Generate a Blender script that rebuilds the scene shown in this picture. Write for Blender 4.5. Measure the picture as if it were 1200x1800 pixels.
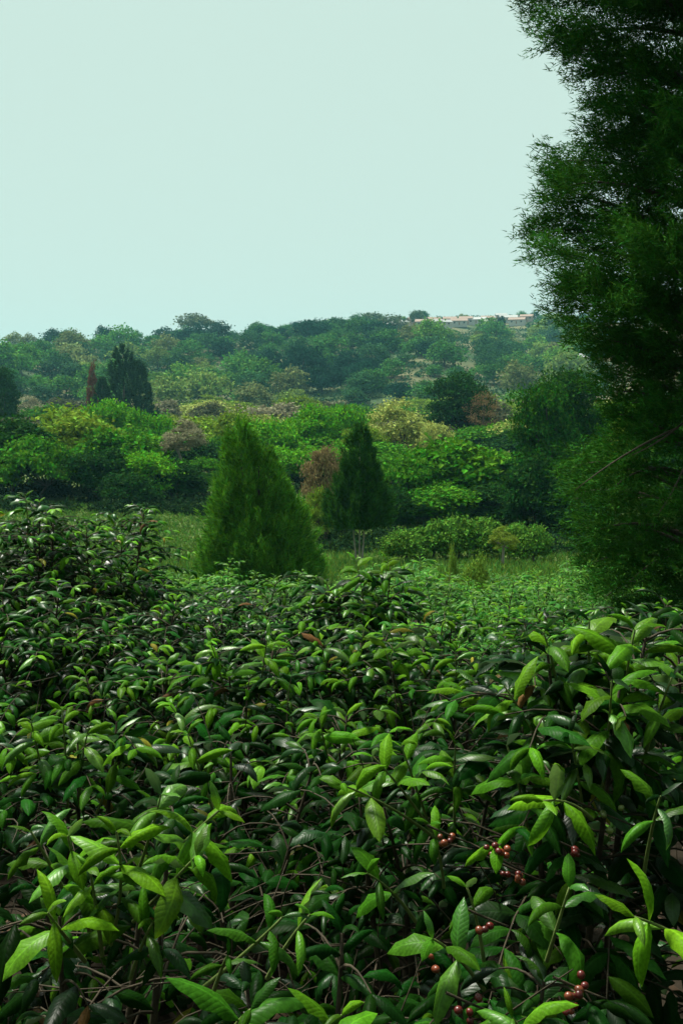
import bpy, math
import numpy as np
from mathutils import Matrix, Vector

for o in list(bpy.data.objects):
    bpy.data.objects.remove(o)
scene = bpy.context.scene
COL = scene.collection
PI = math.pi

# ------------------------------------------------------------------ camera
F = 1750.0                       # focal length in photograph pixels (1200 x 1800)
PITCH = math.radians(6.52)
CAM = np.array([0.0, 0.0, 2.0])
cam_data = bpy.data.cameras.new('camera')
cam_data.sensor_fit = 'VERTICAL'
cam_data.sensor_height = 36.0
cam_data.lens = 35.0
cam_data.clip_start = 0.05
cam_data.clip_end = 9000.0
cam = bpy.data.objects.new('camera', cam_data)
cam.location = CAM
cam.rotation_euler = (PI / 2 - PITCH, 0, 0)
COL.objects.link(cam)
scene.camera = cam

# ------------------------------------------------------------------ daylight
SUN_EL, SUN_AZ = math.radians(60), math.radians(-42)     # azimuth from +Y (view direction), negative = to the left
world = bpy.data.worlds.new('World')
scene.world = world
world.use_nodes = True
wn, wl = world.node_tree.nodes, world.node_tree.links
wn.clear()
w_out = wn.new('ShaderNodeOutputWorld')
w_bg = wn.new('ShaderNodeBackground')
w_sky = wn.new('ShaderNodeTexSky')
w_sky.sky_type = 'NISHITA'
w_sky.sun_disc = False
w_sky.sun_elevation = SUN_EL
w_sky.sun_rotation = SUN_AZ
w_mix = wn.new('ShaderNodeMix')
w_mix.data_type = 'RGBA'
w_mix.inputs[0].default_value = 0.96                      # closed, even cloud cover over the clear sky
w_mix.inputs[7].default_value = (6.3, 8.15, 7.3, 1)
w_bg.inputs['Strength'].default_value = 0.05
wl.new(w_sky.outputs[0], w_mix.inputs[6])
wl.new(w_mix.outputs[2], w_bg.inputs['Color'])
wl.new(w_bg.outputs[0], w_out.inputs['Surface'])

sun_data = bpy.data.lights.new('sun', 'SUN')
sun_data.energy = 4.4
sun_data.angle = math.radians(12)
sun_data.color = (1.0, 0.97, 0.86)
sun = bpy.data.objects.new('sun', sun_data)
sd = Vector((math.sin(SUN_AZ) * math.cos(SUN_EL), math.cos(SUN_AZ) * math.cos(SUN_EL), math.sin(SUN_EL)))
sun.rotation_euler = sd.to_track_quat('Z', 'Y').to_euler()
sun.location = (0, 0, 60)
COL.objects.link(sun)

scene.view_settings.view_transform = 'Standard'
scene.view_settings.look = 'None'
scene.view_settings.exposure = 1.0
scene.view_settings.gamma = 1.0
scene.view_settings.use_curve_mapping = False
cy = scene.cycles
cy.max_bounces = 4
cy.diffuse_bounces = 1
cy.glossy_bounces = 2
cy.transmission_bounces = 3
cy.volume_bounces = 0
cy.use_denoising = True

# ------------------------------------------------------------------ picture -> place
FWD = np.array([0, math.cos(PITCH), -math.sin(PITCH)])
UPV = np.array([0, math.sin(PITCH), math.cos(PITCH)])

def pix(px, py, d):
    """The point at forward distance d seen at pixel (px, py) of the photograph."""
    v = FWD + (px - 600) / F * np.array([1.0, 0, 0]) + (900 - py) / F * UPV
    return CAM + v * (d / v[1])

_GD = [-60, -3, 0, 2, 4, 7, 12, 20, 28, 35, 48, 60, 75, 110, 160, 240, 300, 330]
_GZ = [1.5, .2, 0, 0, -.2, -.75, -1.75, -2.85, -4.0, -4.6, -5.9, -6.4, -6.7, -6.9, -7.0, -6.5, -5.0, -2.0]

def ground(x, y):
    x = np.asarray(x, float); y = np.asarray(y, float)
    z = np.interp(y, _GD, _GZ)
    near = np.clip(y / 40, 0, 1)
    z = z + near * .35 * np.sin(x * .11 + 1.3) * np.sin(y * .07) - np.clip((x - 6) / 60, 0, 1) * np.clip(1 - abs(y - 55) / 40, 0, 1) * .5
    # the far hillside
    az = x / np.maximum(y, 1.0)
    a = np.clip((az + .36) / .60, 0, 1)
    a = a * a * (3 - 2 * a)
    dc = 560 + 260 * a
    zc = 27 + 39 * a + 3 * np.sin(az * 17)
    t = np.clip((y - 330) / (dc - 330), 0, 1)
    up = t * (1.25 - .25 * t)
    gully = 4.5 * np.sin((az * 15 + t * 4.0)) * np.sin(t * PI) + 2.4 * np.sin(az * 41 - t * 9) * np.sin(t * PI)
    hill = -2.0 + (zc + 2.0) * up + gully
    back = zc - (y - dc) * .06
    hill = np.where(y > dc, np.maximum(back, -20), hill)
    w = np.clip((y - 300) / 40, 0, 1)
    return z * (1 - w) + hill * w

def ground_hit(px, py, d0=20, d1=1200):
    d = np.arange(d0, d1, 1.0)
    v = FWD + (px - 600) / F * np.array([1.0, 0, 0]) + (900 - py) / F * UPV
    p = CAM + v * (d / v[1])[:, None]
    below = np.nonzero(p[:, 2] < ground(p[:, 0], p[:, 1]))[0]
    return p[below[0]] if len(below) else None

# ------------------------------------------------------------------ mesh helpers
def norm(a):
    return a / np.maximum(np.linalg.norm(a, axis=-1, keepdims=True), 1e-9)

def make_mesh(name, V, T, mats, uv=None, smooth=False, mi=None):
    me = bpy.data.meshes.new(name)
    V = np.ascontiguousarray(V, np.float32); T = np.ascontiguousarray(T, np.int32)
    me.vertices.add(len(V)); me.vertices.foreach_set('co', V.ravel())
    me.loops.add(T.size); me.loops.foreach_set('vertex_index', T.ravel())
    me.polygons.add(len(T))
    me.polygons.foreach_set('loop_start', np.arange(len(T), dtype=np.int32) * 3)
    me.polygons.foreach_set('use_smooth', np.full(len(T), smooth))
    if mi is not None:
        me.polygons.foreach_set('material_index', np.ascontiguousarray(mi, np.int32))
    if uv is not None:
        l = me.uv_layers.new(name='UVMap')
        l.data.foreach_set('uv', np.ascontiguousarray(uv[T.ravel()], np.float32).ravel())
    me.update(calc_edges=True)
    for m in mats if isinstance(mats, (list, tuple)) else [mats]:
        me.materials.append(m)
    return me

class Geo:
    def __init__(s):
        s.V, s.T, s.UV, s.M, s.n = [], [], [], [], 0
    def add(s, V, T, uv=None, m=0):
        V = np.asarray(V, float); T = np.asarray(T)
        s.V.append(V); s.T.append(T + s.n); s.n += len(V)
        s.UV.append(np.zeros((len(V), 2)) if uv is None else uv)
        s.M.append(np.full(len(T), m))
        return s
    def mesh(s, name, mats, smooth=False):
        return make_mesh(name, np.concatenate(s.V), np.concatenate(s.T), mats, np.concatenate(s.UV), smooth, np.concatenate(s.M))

def tube(pts, radii, sides=6, cap=True):
    pts = np.asarray(pts, float); n = len(pts)
    radii = np.broadcast_to(np.asarray(radii, float), (n,))
    tan = norm(np.gradient(pts, axis=0))
    ref = np.array([0, 0, 1.0]) if abs(tan[:, 2]).mean() < .8 else np.array([1.0, 0, 0])
    a = norm(np.cross(tan, ref)); b = np.cross(tan, a)
    th = np.arange(sides) / sides * 2 * PI
    V = pts[:, None] + radii[:, None, None] * (np.cos(th)[None, :, None] * a[:, None] + np.sin(th)[None, :, None] * b[:, None])
    i = np.arange(n - 1)[:, None] * sides; j = np.arange(sides)[None]; k = (j + 1) % sides
    q = np.stack([i + j, i + k, i + sides + k, i + sides + j], -1).reshape(-1, 4)
    T = np.concatenate([q[:, [0, 1, 2]], q[:, [0, 2, 3]]])
    if cap:
        e = (n - 1) * sides
        T = np.concatenate([T, [[e, e + x, e + x + 1] for x in range(1, sides - 1)]])
    return V.reshape(-1, 3), T

def curve(p0, p1, p2, n):
    t = np.linspace(0, 1, n)[:, None]
    return (1 - t) ** 2 * np.asarray(p0) + 2 * t * (1 - t) * np.asarray(p1) + t * t * np.asarray(p2)

def scatter(tpl, P, D, N, L, W=None):
    """Copies of a template (V, T, uv) at points P along D with face normal near N, length L and width scale W."""
    V, T, uv = tpl
    X = norm(D); Y = norm(np.cross(N, X)); Z = np.cross(X, Y)
    L = np.broadcast_to(np.asarray(L, float), (len(P),)); W = L if W is None else np.broadcast_to(np.asarray(W, float), (len(P),))
    out = P[:, None] + V[None, :, 0:1] * (L[:, None, None] * X[:, None]) + V[None, :, 1:2] * (W[:, None, None] * Y[:, None]) + V[None, :, 2:3] * (L[:, None, None] * Z[:, None])
    TT = (T[None] + (np.arange(len(P)) * len(V))[:, None, None]).reshape(-1, 3)
    return out.reshape(-1, 3), TT, np.tile(uv, (len(P), 1))

def sphere_pts(rng, n):
    return norm(rng.normal(size=(n, 3)))

# ------------------------------------------------------------------ objects
def link(name, data, parent=None, loc=(0, 0, 0), color=None, kind=None):
    o = bpy.data.objects.new(name, data)
    COL.objects.link(o)
    o.location = loc
    if parent is not None:
        o.parent = parent
    if color is not None:
        o.color = (*color, 1)
    if kind:
        o['kind'] = kind
    return o

def thing(name, label, cat, loc, group=None, data=None):
    o = link(name, data, None, loc)
    o['label'] = label; o['category'] = cat
    if group:
        o['group'] = group
    return o

# ------------------------------------------------------------------ materials
def new_mat(name):
    m = bpy.data.materials.new(name); m.use_nodes = True
    n, l = m.node_tree.nodes, m.node_tree.links
    n.clear()
    out = n.new('ShaderNodeOutputMaterial')
    return m, n, l, out

def math_node(n, l, op, a, b=None, c=None):
    m = n.new('ShaderNodeMath'); m.operation = op
    for i, v in enumerate((a, b, c)):
        if v is None: continue
        if isinstance(v, (int, float)): m.inputs[i].default_value = v
        else: l.new(v, m.inputs[i])
    return m.outputs[0]

def foliage_mat(name, rough=.55, spec=.3, trans=.28, spread=.45, hue=.03, patch=0.0, veins=False, patch_scale=.5):
    """Leaves: the colour is the object's own colour, varied leaf by leaf."""
    m, n, l, out = new_mat(name)
    oi = n.new('ShaderNodeObjectInfo'); geo = n.new('ShaderNodeNewGeometry')
    hsv = n.new('ShaderNodeHueSaturation')
    r = math_node(n, l, 'ADD', geo.outputs['Random Per Island'], oi.outputs['Random'])
    r = math_node(n, l, 'FRACT', r)
    r2 = math_node(n, l, 'FRACT', math_node(n, l, 'MULTIPLY', r, 17.31))
    val = math_node(n, l, 'ADD', math_node(n, l, 'MULTIPLY', r, spread * 2), 1 - spread)
    hv = math_node(n, l, 'ADD', math_node(n, l, 'MULTIPLY', r2, hue * 2), .5 - hue)
    if patch:
        tc = n.new('ShaderNodeTexCoord'); nz = n.new('ShaderNodeTexNoise')
        nz.inputs['Scale'].default_value = patch_scale; nz.inputs['Detail'].default_value = 2
        l.new(tc.outputs['Object'], nz.inputs['Vector'])
        pv = math_node(n, l, 'ADD', math_node(n, l, 'MULTIPLY', nz.outputs['Fac'], patch * 2), 1 - patch)
        val = math_node(n, l, 'MULTIPLY', val, pv)
    l.new(oi.outputs['Color'], hsv.inputs['Color']); l.new(val, hsv.inputs['Value']); l.new(hv, hsv.inputs['Hue'])
    col = hsv.outputs[0]
    bs = n.new('ShaderNodeBsdfPrincipled')
    bs.inputs['Roughness'].default_value = rough
    bs.inputs['Specular IOR Level'].default_value = spec
    if veins:                                    # dusty old leaves and a few clean, shiny ones
        r3 = math_node(n, l, 'FRACT', math_node(n, l, 'MULTIPLY', r, 53.7))
        l.new(math_node(n, l, 'ADD', math_node(n, l, 'MULTIPLY', math_node(n, l, 'POWER', r3, 6), .6), .02), bs.inputs['Specular IOR Level'])
    if veins:
        uv = n.new('ShaderNodeUVMap'); sep = n.new('ShaderNodeSeparateXYZ')
        l.new(uv.outputs[0], sep.inputs[0])
        s = math_node(n, l, 'MULTIPLY', math_node(n, l, 'ABSOLUTE', math_node(n, l, 'SUBTRACT', sep.outputs[1], .5)), 2)
        ph = math_node(n, l, 'SUBTRACT', math_node(n, l, 'MULTIPLY', sep.outputs[0], 12), math_node(n, l, 'MULTIPLY', s, 1.7))
        wv = math_node(n, l, 'ABSOLUTE', math_node(n, l, 'SINE', math_node(n, l, 'MULTIPLY', ph, PI)))   # quilting between the side veins
        mid = math_node(n, l, 'MINIMUM', math_node(n, l, 'MULTIPLY', s, 9), 1)
        hgt = math_node(n, l, 'MULTIPLY', math_node(n, l, 'POWER', wv, .6), mid)
        nz2 = n.new('ShaderNodeTexNoise'); nz2.inputs['Scale'].default_value = 60; nz2.inputs['Detail'].default_value = 3
        tc2 = n.new('ShaderNodeTexCoord'); l.new(tc2.outputs['Object'], nz2.inputs['Vector'])
        hgt2 = math_node(n, l, 'ADD', hgt, math_node(n, l, 'MULTIPLY', nz2.outputs['Fac'], .6))
        bmp = n.new('ShaderNodeBump'); bmp.inputs['Strength'].default_value = .16; bmp.inputs['Distance'].default_value = .003
        l.new(hgt2, bmp.inputs['Height']); l.new(bmp.outputs[0], bs.inputs['Normal'])
        vm = n.new('ShaderNodeMix'); vm.data_type = 'RGBA'; vm.blend_type = 'MULTIPLY'; vm.inputs[0].default_value = 1
        mot = n.new('ShaderNodeTexNoise'); mot.inputs['Scale'].default_value = 22; mot.inputs['Detail'].default_value = 4
        l.new(tc2.outputs['Object'], mot.inputs['Vector'])
        g = math_node(n, l, 'ADD', math_node(n, l, 'MULTIPLY', mot.outputs['Fac'], 1.4), .3)
        g = math_node(n, l, 'ADD', g, math_node(n, l, 'MULTIPLY', math_node(n, l, 'SUBTRACT', 1, mid), .5))
        cc = n.new('ShaderNodeCombineColor')
        for i in range(3): l.new(g, cc.inputs[i])
        l.new(col, vm.inputs[6]); l.new(cc.outputs[0], vm.inputs[7])
        sp = n.new('ShaderNodeTexNoise'); sp.inputs['Scale'].default_value = 13; sp.inputs['Detail'].default_value = 5; sp.inputs['Roughness'].default_value = .7
        off = n.new('ShaderNodeVectorMath'); off.operation = 'ADD'; l.new(tc2.outputs['Object'], off.inputs[0])
        ov = n.new('ShaderNodeCombineXYZ')
        for i in range(3): l.new(math_node(n, l, 'MULTIPLY', oi.outputs['Random'], 40.), ov.inputs[i])
        l.new(ov.outputs[0], off.inputs[1]); l.new(off.outputs[0], sp.inputs['Vector'])
        sf = n.new('ShaderNodeMapRange'); sf.inputs[1].default_value = .66; sf.inputs[2].default_value = .72; sf.inputs[4].default_value = .85; l.new(sp.outputs['Fac'], sf.inputs[0])
        sm = n.new('ShaderNodeMix'); sm.data_type = 'RGBA'; sm.inputs[7].default_value = (.07, .05, .015, 1)     # rust spots
        l.new(sf.outputs[0], sm.inputs[0]); l.new(vm.outputs[2], sm.inputs[6])
        col = sm.outputs[2]
        # the underside of a coffee leaf is paler
        bk = n.new('ShaderNodeMix'); bk.data_type = 'RGBA'
        pale = n.new('ShaderNodeMix'); pale.data_type = 'RGBA'; pale.inputs[0].default_value = .45
        pale.inputs[7].default_value = (.09, .15, .07, 1)
        l.new(col, pale.inputs[6]); l.new(geo.outputs['Backfacing'], bk.inputs[0])
        l.new(col, bk.inputs[6]); l.new(pale.outputs[2], bk.inputs[7])
        col = bk.outputs[2]
        rg = math_node(n, l, 'ADD', math_node(n, l, 'MULTIPLY', geo.outputs['Backfacing'], .25), rough)
        l.new(rg, bs.inputs['Roughness'])
    l.new(col, bs.inputs['Base Color'])
    tr = n.new('ShaderNodeBsdfTranslucent')
    th = n.new('ShaderNodeHueSaturation'); th.inputs['Hue'].default_value = .49; th.inputs['Value'].default_value = 1.5
    l.new(col, th.inputs['Color']); l.new(th.outputs[0], tr.inputs['Color'])
    mx = n.new('ShaderNodeMixShader'); mx.inputs[0].default_value = trans
    l.new(bs.outputs[0], mx.inputs[1]); l.new(tr.outputs[0], mx.inputs[2]); l.new(mx.outputs[0], out.inputs['Surface'])
    return m

def plain_mat(name, c1, c2, scale=8, rough=.85, spec=.2, bump=.3, stretch=None, detail=6):
    m, n, l, out = new_mat(name)
    tc = n.new('ShaderNodeTexCoord'); nz = n.new('ShaderNodeTexNoise'); mp = n.new('ShaderNodeMapping')
    if stretch: mp.inputs['Scale'].default_value = stretch
    nz.inputs['Scale'].default_value = scale; nz.inputs['Detail'].default_value = detail; nz.inputs['Roughness'].default_value = .65
    l.new(tc.outputs['Object'], mp.inputs[0]); l.new(mp.outputs[0], nz.inputs['Vector'])
    cr = n.new('ShaderNodeValToRGB')
    cr.color_ramp.elements[0].position = .32; cr.color_ramp.elements[1].position = .68
    cr.color_ramp.elements[0].color = (*c1, 1); cr.color_ramp.elements[1].color = (*c2, 1)
    l.new(nz.outputs['Fac'], cr.inputs[0])
    bs = n.new('ShaderNodeBsdfPrincipled'); bs.inputs['Roughness'].default_value = rough; bs.inputs['Specular IOR Level'].default_value = spec
    l.new(cr.outputs[0], bs.inputs['Base Color'])
    if bump:
        b = n.new('ShaderNodeBump'); b.inputs['Strength'].default_value = bump; b.inputs['Distance'].default_value = .02
        l.new(nz.outputs['Fac'], b.inputs['Height']); l.new(b.outputs[0], bs.inputs['Normal'])
    l.new(bs.outputs[0], out.inputs['Surface'])
    return m

M_COFFEE = foliage_mat('coffee_leaf', rough=.40, spec=.2, trans=.22, spread=.4, hue=.012, veins=True)
M_COFFEE_FAR = foliage_mat('coffee_leaf_field', rough=.5, spec=.1, trans=.25, spread=.5, hue=.02)
M_LEAF = foliage_mat('tree_leaf', rough=.8, spec=.03, trans=.14, spread=.5, hue=.025, patch=.35, patch_scale=2.2)
M_NEEDLE = foliage_mat('conifer_needles', rough=.8, spec=.03, trans=.15, spread=.5, hue=.02, patch=.35, patch_scale=.9)
M_GRASS = foliage_mat('grass_blade', rough=.8, spec=.05, trans=.2, spread=.6, hue=.05, patch=.4, patch_scale=.3)
M_BARK = plain_mat('bark', (.03, .024, .016), (.095, .078, .055), 14, stretch=(1, 1, .25), bump=.5)
M_BARK_PALE = plain_mat('pale_bark', (.16, .14, .11), (.34, .31, .26), 5, stretch=(1, 1, .3), bump=.4)
M_TWIG = plain_mat('twig_bark', (.022, .018, .011), (.07, .055, .034), 30, rough=.8)
M_SHOOT = plain_mat('green_shoot', (.07, .11, .025), (.13, .17, .045), 40, rough=.6)
M_LITTER = plain_mat('dry_leaf', (.025, .015, .008), (.08, .048, .024), 6, rough=.8)

# ground colour: dark soil under the coffee, olive turf in the valley, scrub on the hill
M_GROUND, n, l, out = new_mat('earth_and_turf')
tc = n.new('ShaderNodeTexCoord'); sep = n.new('ShaderNodeSeparateXYZ'); l.new(tc.outputs['Object'], sep.inputs[0])
nz = n.new('ShaderNodeTexNoise'); nz.inputs['Scale'].default_value = .9; nz.inputs['Detail'].default_value = 8; nz.inputs['Roughness'].default_value = .7
l.new(tc.outputs['Object'], nz.inputs['Vector'])
nzl = n.new('ShaderNodeTexNoise'); nzl.inputs['Scale'].default_value = .035; nzl.inputs['Detail'].default_value = 5
l.new(tc.outputs['Object'], nzl.inputs['Vector'])
def ramp(c1, c2, src, a=.35, b=.65):
    r = n.new('ShaderNodeValToRGB'); r.color_ramp.elements[0].position = a; r.color_ramp.elements[1].position = b
    r.color_ramp.elements[0].color = (*c1, 1); r.color_ramp.elements[1].color = (*c2, 1); l.new(src, r.inputs[0]); return r.outputs[0]
soil = ramp((.010, .008, .005), (.028, .021, .014), nz.outputs['Fac'])
turf = ramp((.04, .085, .014), (.085, .115, .03), nz.outputs['Fac'])
scrub = ramp((.035, .065, .025), (.13, .12, .06), nzl.outputs['Fac'], .4, .62)
yw = math_node(n, l, 'ADD', sep.outputs[1], math_node(n, l, 'MULTIPLY', nz.outputs['Fac'], 5))
f1 = n.new('ShaderNodeMapRange'); f1.inputs[1].default_value = 29; f1.inputs[2].default_value = 36; l.new(yw, f1.inputs[0])
f2 = n.new('ShaderNodeMapRange'); f2.inputs[1].default_value = 110; f2.inputs[2].default_value = 160; l.new(yw, f2.inputs[0])
def mixc(f, a, b):
    m = n.new('ShaderNodeMix'); m.data_type = 'RGBA'; l.new(f, m.inputs[0]); l.new(a, m.inputs[6]); l.new(b, m.inputs[7]); return m.outputs[2]
gc = mixc(f2.outputs[0], mixc(f1.outputs[0], soil, turf), scrub)
bs = n.new('ShaderNodeBsdfPrincipled'); bs.inputs['Roughness'].default_value = .95; bs.inputs['Specular IOR Level'].default_value = .1
bp = n.new('ShaderNodeBump'); bp.inputs['Strength'].default_value = .6; bp.inputs['Distance'].default_value = .08; l.new(nz.outputs['Fac'], bp.inputs['Height'])
l.new(bp.outputs[0], bs.inputs['Normal']); l.new(gc, bs.inputs['Base Color']); l.new(bs.outputs[0], out.inputs['Surface'])

# ================================================================== THE SETTING
xs = np.concatenate([np.linspace(-1500, -260, 32)[:-1], np.linspace(-260, -30, 60)[:-1], np.linspace(-30, 30, 80)[:-1], np.linspace(30, 330, 75)[:-1], np.linspace(330, 1500, 32)])
ys = np.concatenate([np.linspace(-60, 0, 10)[:-1], np.linspace(0, 60, 80)[:-1], np.linspace(60, 330, 70)[:-1], np.linspace(330, 900, 110)[:-1], np.linspace(900, 3000, 30)])
X, Y = np.meshgrid(xs, ys)
Z = ground(X, Y)
nx, ny = len(xs), len(ys)
i = np.arange(ny - 1)[:, None] * nx + np.arange(nx - 1)[None]
q = np.stack([i, i + 1, i + nx + 1, i + nx], -1).reshape(-1, 4)
ter = make_mesh('terrain', np.stack([X, Y, Z], -1).reshape(-1, 3), np.concatenate([q[:, [0, 1, 2]], q[:, [0, 2, 3]]]), M_GROUND, smooth=True)
link('terrain', ter, kind='structure')

# ------------------------------------------------------------------ leaf templates
def card(fold=.25):
    """A small leaf of two triangles folded along its middle."""
    return (np.array([[0, 0, 0], [.45, .5, fold], [1, 0, -.08], [.45, -.5, fold]]), np.array([[0, 2, 1], [0, 3, 2]]), np.array([[0, .5], [.5, 1], [1, .5], [.5, 0]]))
CARD = card(.12)
BLADE = (np.array([[0, .5, 0], [0, -.5, 0], [1, 0, .05]]), np.array([[0, 1, 2]]), np.zeros((3, 2)))

def coffee_leaf(nx, ny, arch, fold, wave, a0=.35, phase=0., twist=0., ratio=.39):
    u = np.linspace(0, 1, nx + 1); v = np.linspace(-1, 1, ny + 1)
    uu = u ** 1.05
    w = np.maximum(uu, 1e-6) ** .62 * (1 - uu) ** .78
    w = w / w.max() * ratio * .5
    w[0] = .012; w[-1] = .002
    th = a0 - arch * u
    x = np.concatenate([[0], np.cumsum(np.cos((th[1:] + th[:-1]) / 2) / nx)]); z = np.concatenate([[0], np.cumsum(np.sin((th[1:] + th[:-1]) / 2) / nx)])
    V = np.zeros((nx + 1, ny + 1, 3)); uv = np.zeros((nx + 1, ny + 1, 2))
    for j, s in enumerate(v):
        ang = fold * abs(s)                     # the blade rolls down to each side of the midrib
        yy = w * (np.sin(ang) / max(fold, 1e-3)) * np.sign(s) if fold else w * s
        dz = -w * (1 - np.cos(ang)) / max(fold, 1e-3) + .06 * w * abs(s)
        dz = dz + wave * .65 * abs(s) * w * np.sin(u * 15 + phase + (1.2 if s > 0 else 0))
        tw = twist * u
        V[:, j, 0] = x - dz * np.sin(th); V[:, j, 1] = yy * np.cos(tw) - dz * np.sin(tw); V[:, j, 2] = z + dz * np.cos(th) + yy * np.sin(tw)
        uv[:, j, 0] = u; uv[:, j, 1] = (s + 1) / 2
    i = np.arange(nx)[:, None] * (ny + 1) + np.arange(ny)[None]
    q = np.stack([i, i + ny + 1, i + ny + 2, i + 1], -1).reshape(-1, 4)
    return V.reshape(-1, 3), np.concatenate([q[:, [0, 1, 2]], q[:, [0, 2, 3]]]), uv.reshape(-1, 2)

LEAFP = [(1.5, 1.35, .2, .45, 0, .2), (1.9, 1.6, .15, .6, 1.5, -.25), (1.2, 1.2, .3, .4, 3, .3), (1.7, 1.9, .12, .55, 4, -.1),
         (.9, 1.0, .25, .3, 2, .15), (2.2, 1.3, .35, .6, 5, .35), (1.3, .6, .3, .45, .7, -.3), (1.6, 1.7, .5, .5, 2.2, 0)]
LEAF_T = [coffee_leaf(6, 4, a, f, w, a0, ph, tw) for a, f, w, a0, ph, tw in LEAFP]
LEAF_ME = [make_mesh('leaf', *LEAF_T[k][:2], M_COFFEE, LEAF_T[k][2], smooth=True) for k in range(8)]
LEAF_LOW = [coffee_leaf(4, 2, a, f, w, a0, ph, tw) for a, f, w, a0, ph, tw in LEAFP]
LEAF_TINY = [coffee_leaf(2, 2, a, f, 0, a0, ph, tw, .46) for a, f, w, a0, ph, tw in LEAFP]

# ------------------------------------------------------------------ broadleaf trees
def crown_mesh(name, seed, nclump, leaves, size, shape, mat=M_LEAF, clump=.36, airy=0.):
    """A crown of unit radius made of leaf clumps; shape: round, umbrella, tall, shrub."""
    rng = np.random.default_rng(seed)
    c = sphere_pts(rng, nclump * 4)
    if shape == 'umbrella':
        c[:, 2] = abs(c[:, 2])
        r = np.sqrt(rng.uniform(.02, 1, len(c)))
        az = np.arctan2(c[:, 1], c[:, 0])
        c = np.stack([r * np.cos(az), r * np.sin(az), .95 * np.sqrt(1 - .92 * r * r) - .25 + rng.normal(0, .10, len(c))], -1)
        flat = .6
    else:
        c = c[c[:, 2] > (-.55 if shape != 'shrub' else -.25)]
        c *= rng.uniform(.62, .95, (len(c), 1)) * rng.uniform(.85, 1.1, (len(c), 1))
        if shape == 'tall':
            k = 1 - .35 * np.clip(c[:, 2:3], 0, 1)
            c[:, :2] *= k
        if shape == 'column': c[:, 2] *= 2
        flat = .8
    # keep the centres apart so that clumps read one by one
    keep = []
    for p in c:
        if len(keep) < nclump and all(np.linalg.norm(p - k) > clump * .95 for k in keep):
            keep.append(p)
    c = np.array(keep)
    per = leaves // len(c)
    P, D, N = [], [], []
    for p in c:
        rc = clump * rng.uniform(.6, 1.4)
        d = sphere_pts(rng, per)
        low = d[:, 2] < -.25
        d[low, 2] *= -rng.uniform(.2, 1, low.sum())
        d = norm(d)
        rad = rng.uniform(.35 - .2 * airy, 1.0, per) ** .5 * rc * (1 + .25 * rng.normal(size=per))
        rag = 1 + .22 * np.sin(d[:, 0] * 7 + p[0] * 9) * np.sin(d[:, 1] * 7 + p[1] * 9)
        pt = p + d * (rad * rag)[:, None] * np.array([1, 1, flat])
        P.append(pt)
        out = norm(d + .5 * norm(p[None]) + np.array([0, 0, .5]))
        N.append(norm(out + rng.normal(0, .42, (per, 3))))
        D.append(norm(rng.normal(0, 1, (per, 3)) + .4 * d - np.array([0, 0, .3])))
    P = np.concatenate(P); D = np.concatenate(D); N = np.concatenate(N)
    L = size * rng.uniform(.6, 1.5, len(P))
    V, T, uv = scatter(CARD, P, D, N, L, L * .62)
    me = make_mesh(name, V, T, mat, uv)
    return me, c

CR = {}
for k in range(3): CR['round', k] = crown_mesh('crown', 10 + k, 30, 12000, .115, 'round', clump=.42)
for k in range(3): CR['umbrella', k] = crown_mesh('crown', 20 + k, 30, 11000, .105, 'umbrella', clump=.38)
for k in range(2): CR['tall', k] = crown_mesh('crown', 30 + k, 52, 15000, .09, 'tall', clump=.30)
for k in range(2): CR['airy', k] = crown_mesh('crown', 40 + k, 48, 9500, .075, 'round', clump=.27, airy=1)
for k in range(2): CR['shrub', k] = crown_mesh('crown', 50 + k, 26, 4200, .11, 'shrub', clump=.40)
for k in range(2): CR['sparse', k] = crown_mesh('crown', 60 + k, 40, 3000, .05, 'round', clump=.25, airy=1)

CR['column', 0] = crown_mesh('crown', 91, 95, 21000, .085, 'column', clump=.36)
CR['column', 1] = crown_mesh('crown', 92, 80, 19000, .095, 'column', clump=.40)
CR['orchard', 0] = crown_mesh('crown', 71, 30, 4200, .17, 'round', clump=.40)
CR['orchard', 1] = crown_mesh('crown', 72, 34, 4600, .16, 'round', clump=.36)

def place_tree(px, py, d, hw, kind, k, color, label, name='broadleaf_tree', cat='tree', cf=.72, group=None, bark=None, rot=None, deep=1.0, base=None):
    rng = np.random.default_rng(int(px * 7 + py * 13 + d))
    top = pix(px, py, d)
    g = float(ground(top[0], top[1])) - .05
    H = top[2] - g
    R = hw / F * d
    me, cl = CR[kind, k]
    zmax, zmin = (.95, -.45) if kind == 'umbrella' else (1.12, -.8)
    if kind == 'shrub': zmin = -.5
    if kind == 'column': zmax, zmin = 2.1, -1.3
    Rz = cf * H / (zmax - zmin)
    cz = H - Rz * zmax
    t = thing(name, label, cat, (top[0], top[1], g), group)
    t.rotation_euler = (0, 0, rng.uniform(0, 6.28) if rot is None else rot)
    cr = link('crown', me, t, (0, 0, cz), color)
    cr.scale = (R * .95, R * .95 * deep, Rz)
    G = Geo()
    r0 = max(.06, H * .022)
    lean = rng.normal(0, .05 * H, 2)
    fork = np.array([lean[0], lean[1], max(cz - Rz * .3, H * .25)])
    G.add(*tube(curve((0, 0, -.2), (lean[0] * -.3, lean[1] * .3, fork[2] * .6), fork, 7), np.linspace(r0 * 1.25, r0 * .75, 7), 8))
    for p in cl[rng.choice(len(cl), min(len(cl), 11), replace=False)]:
        e = np.array([p[0] * R * .9, p[1] * R * .9 * deep, cz + p[2] * Rz])
        m = fork * .5 + e * .5 + rng.normal(0, .06 * R, 3) + np.array([0, 0, -.05 * H])
        G.add(*tube(curve(fork, m, e, 6), np.linspace(r0 * .5, r0 * .12, 6), 5))
    link('trunk', G.mesh('trunk', bark or M_BARK, True), t)
    return t

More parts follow.
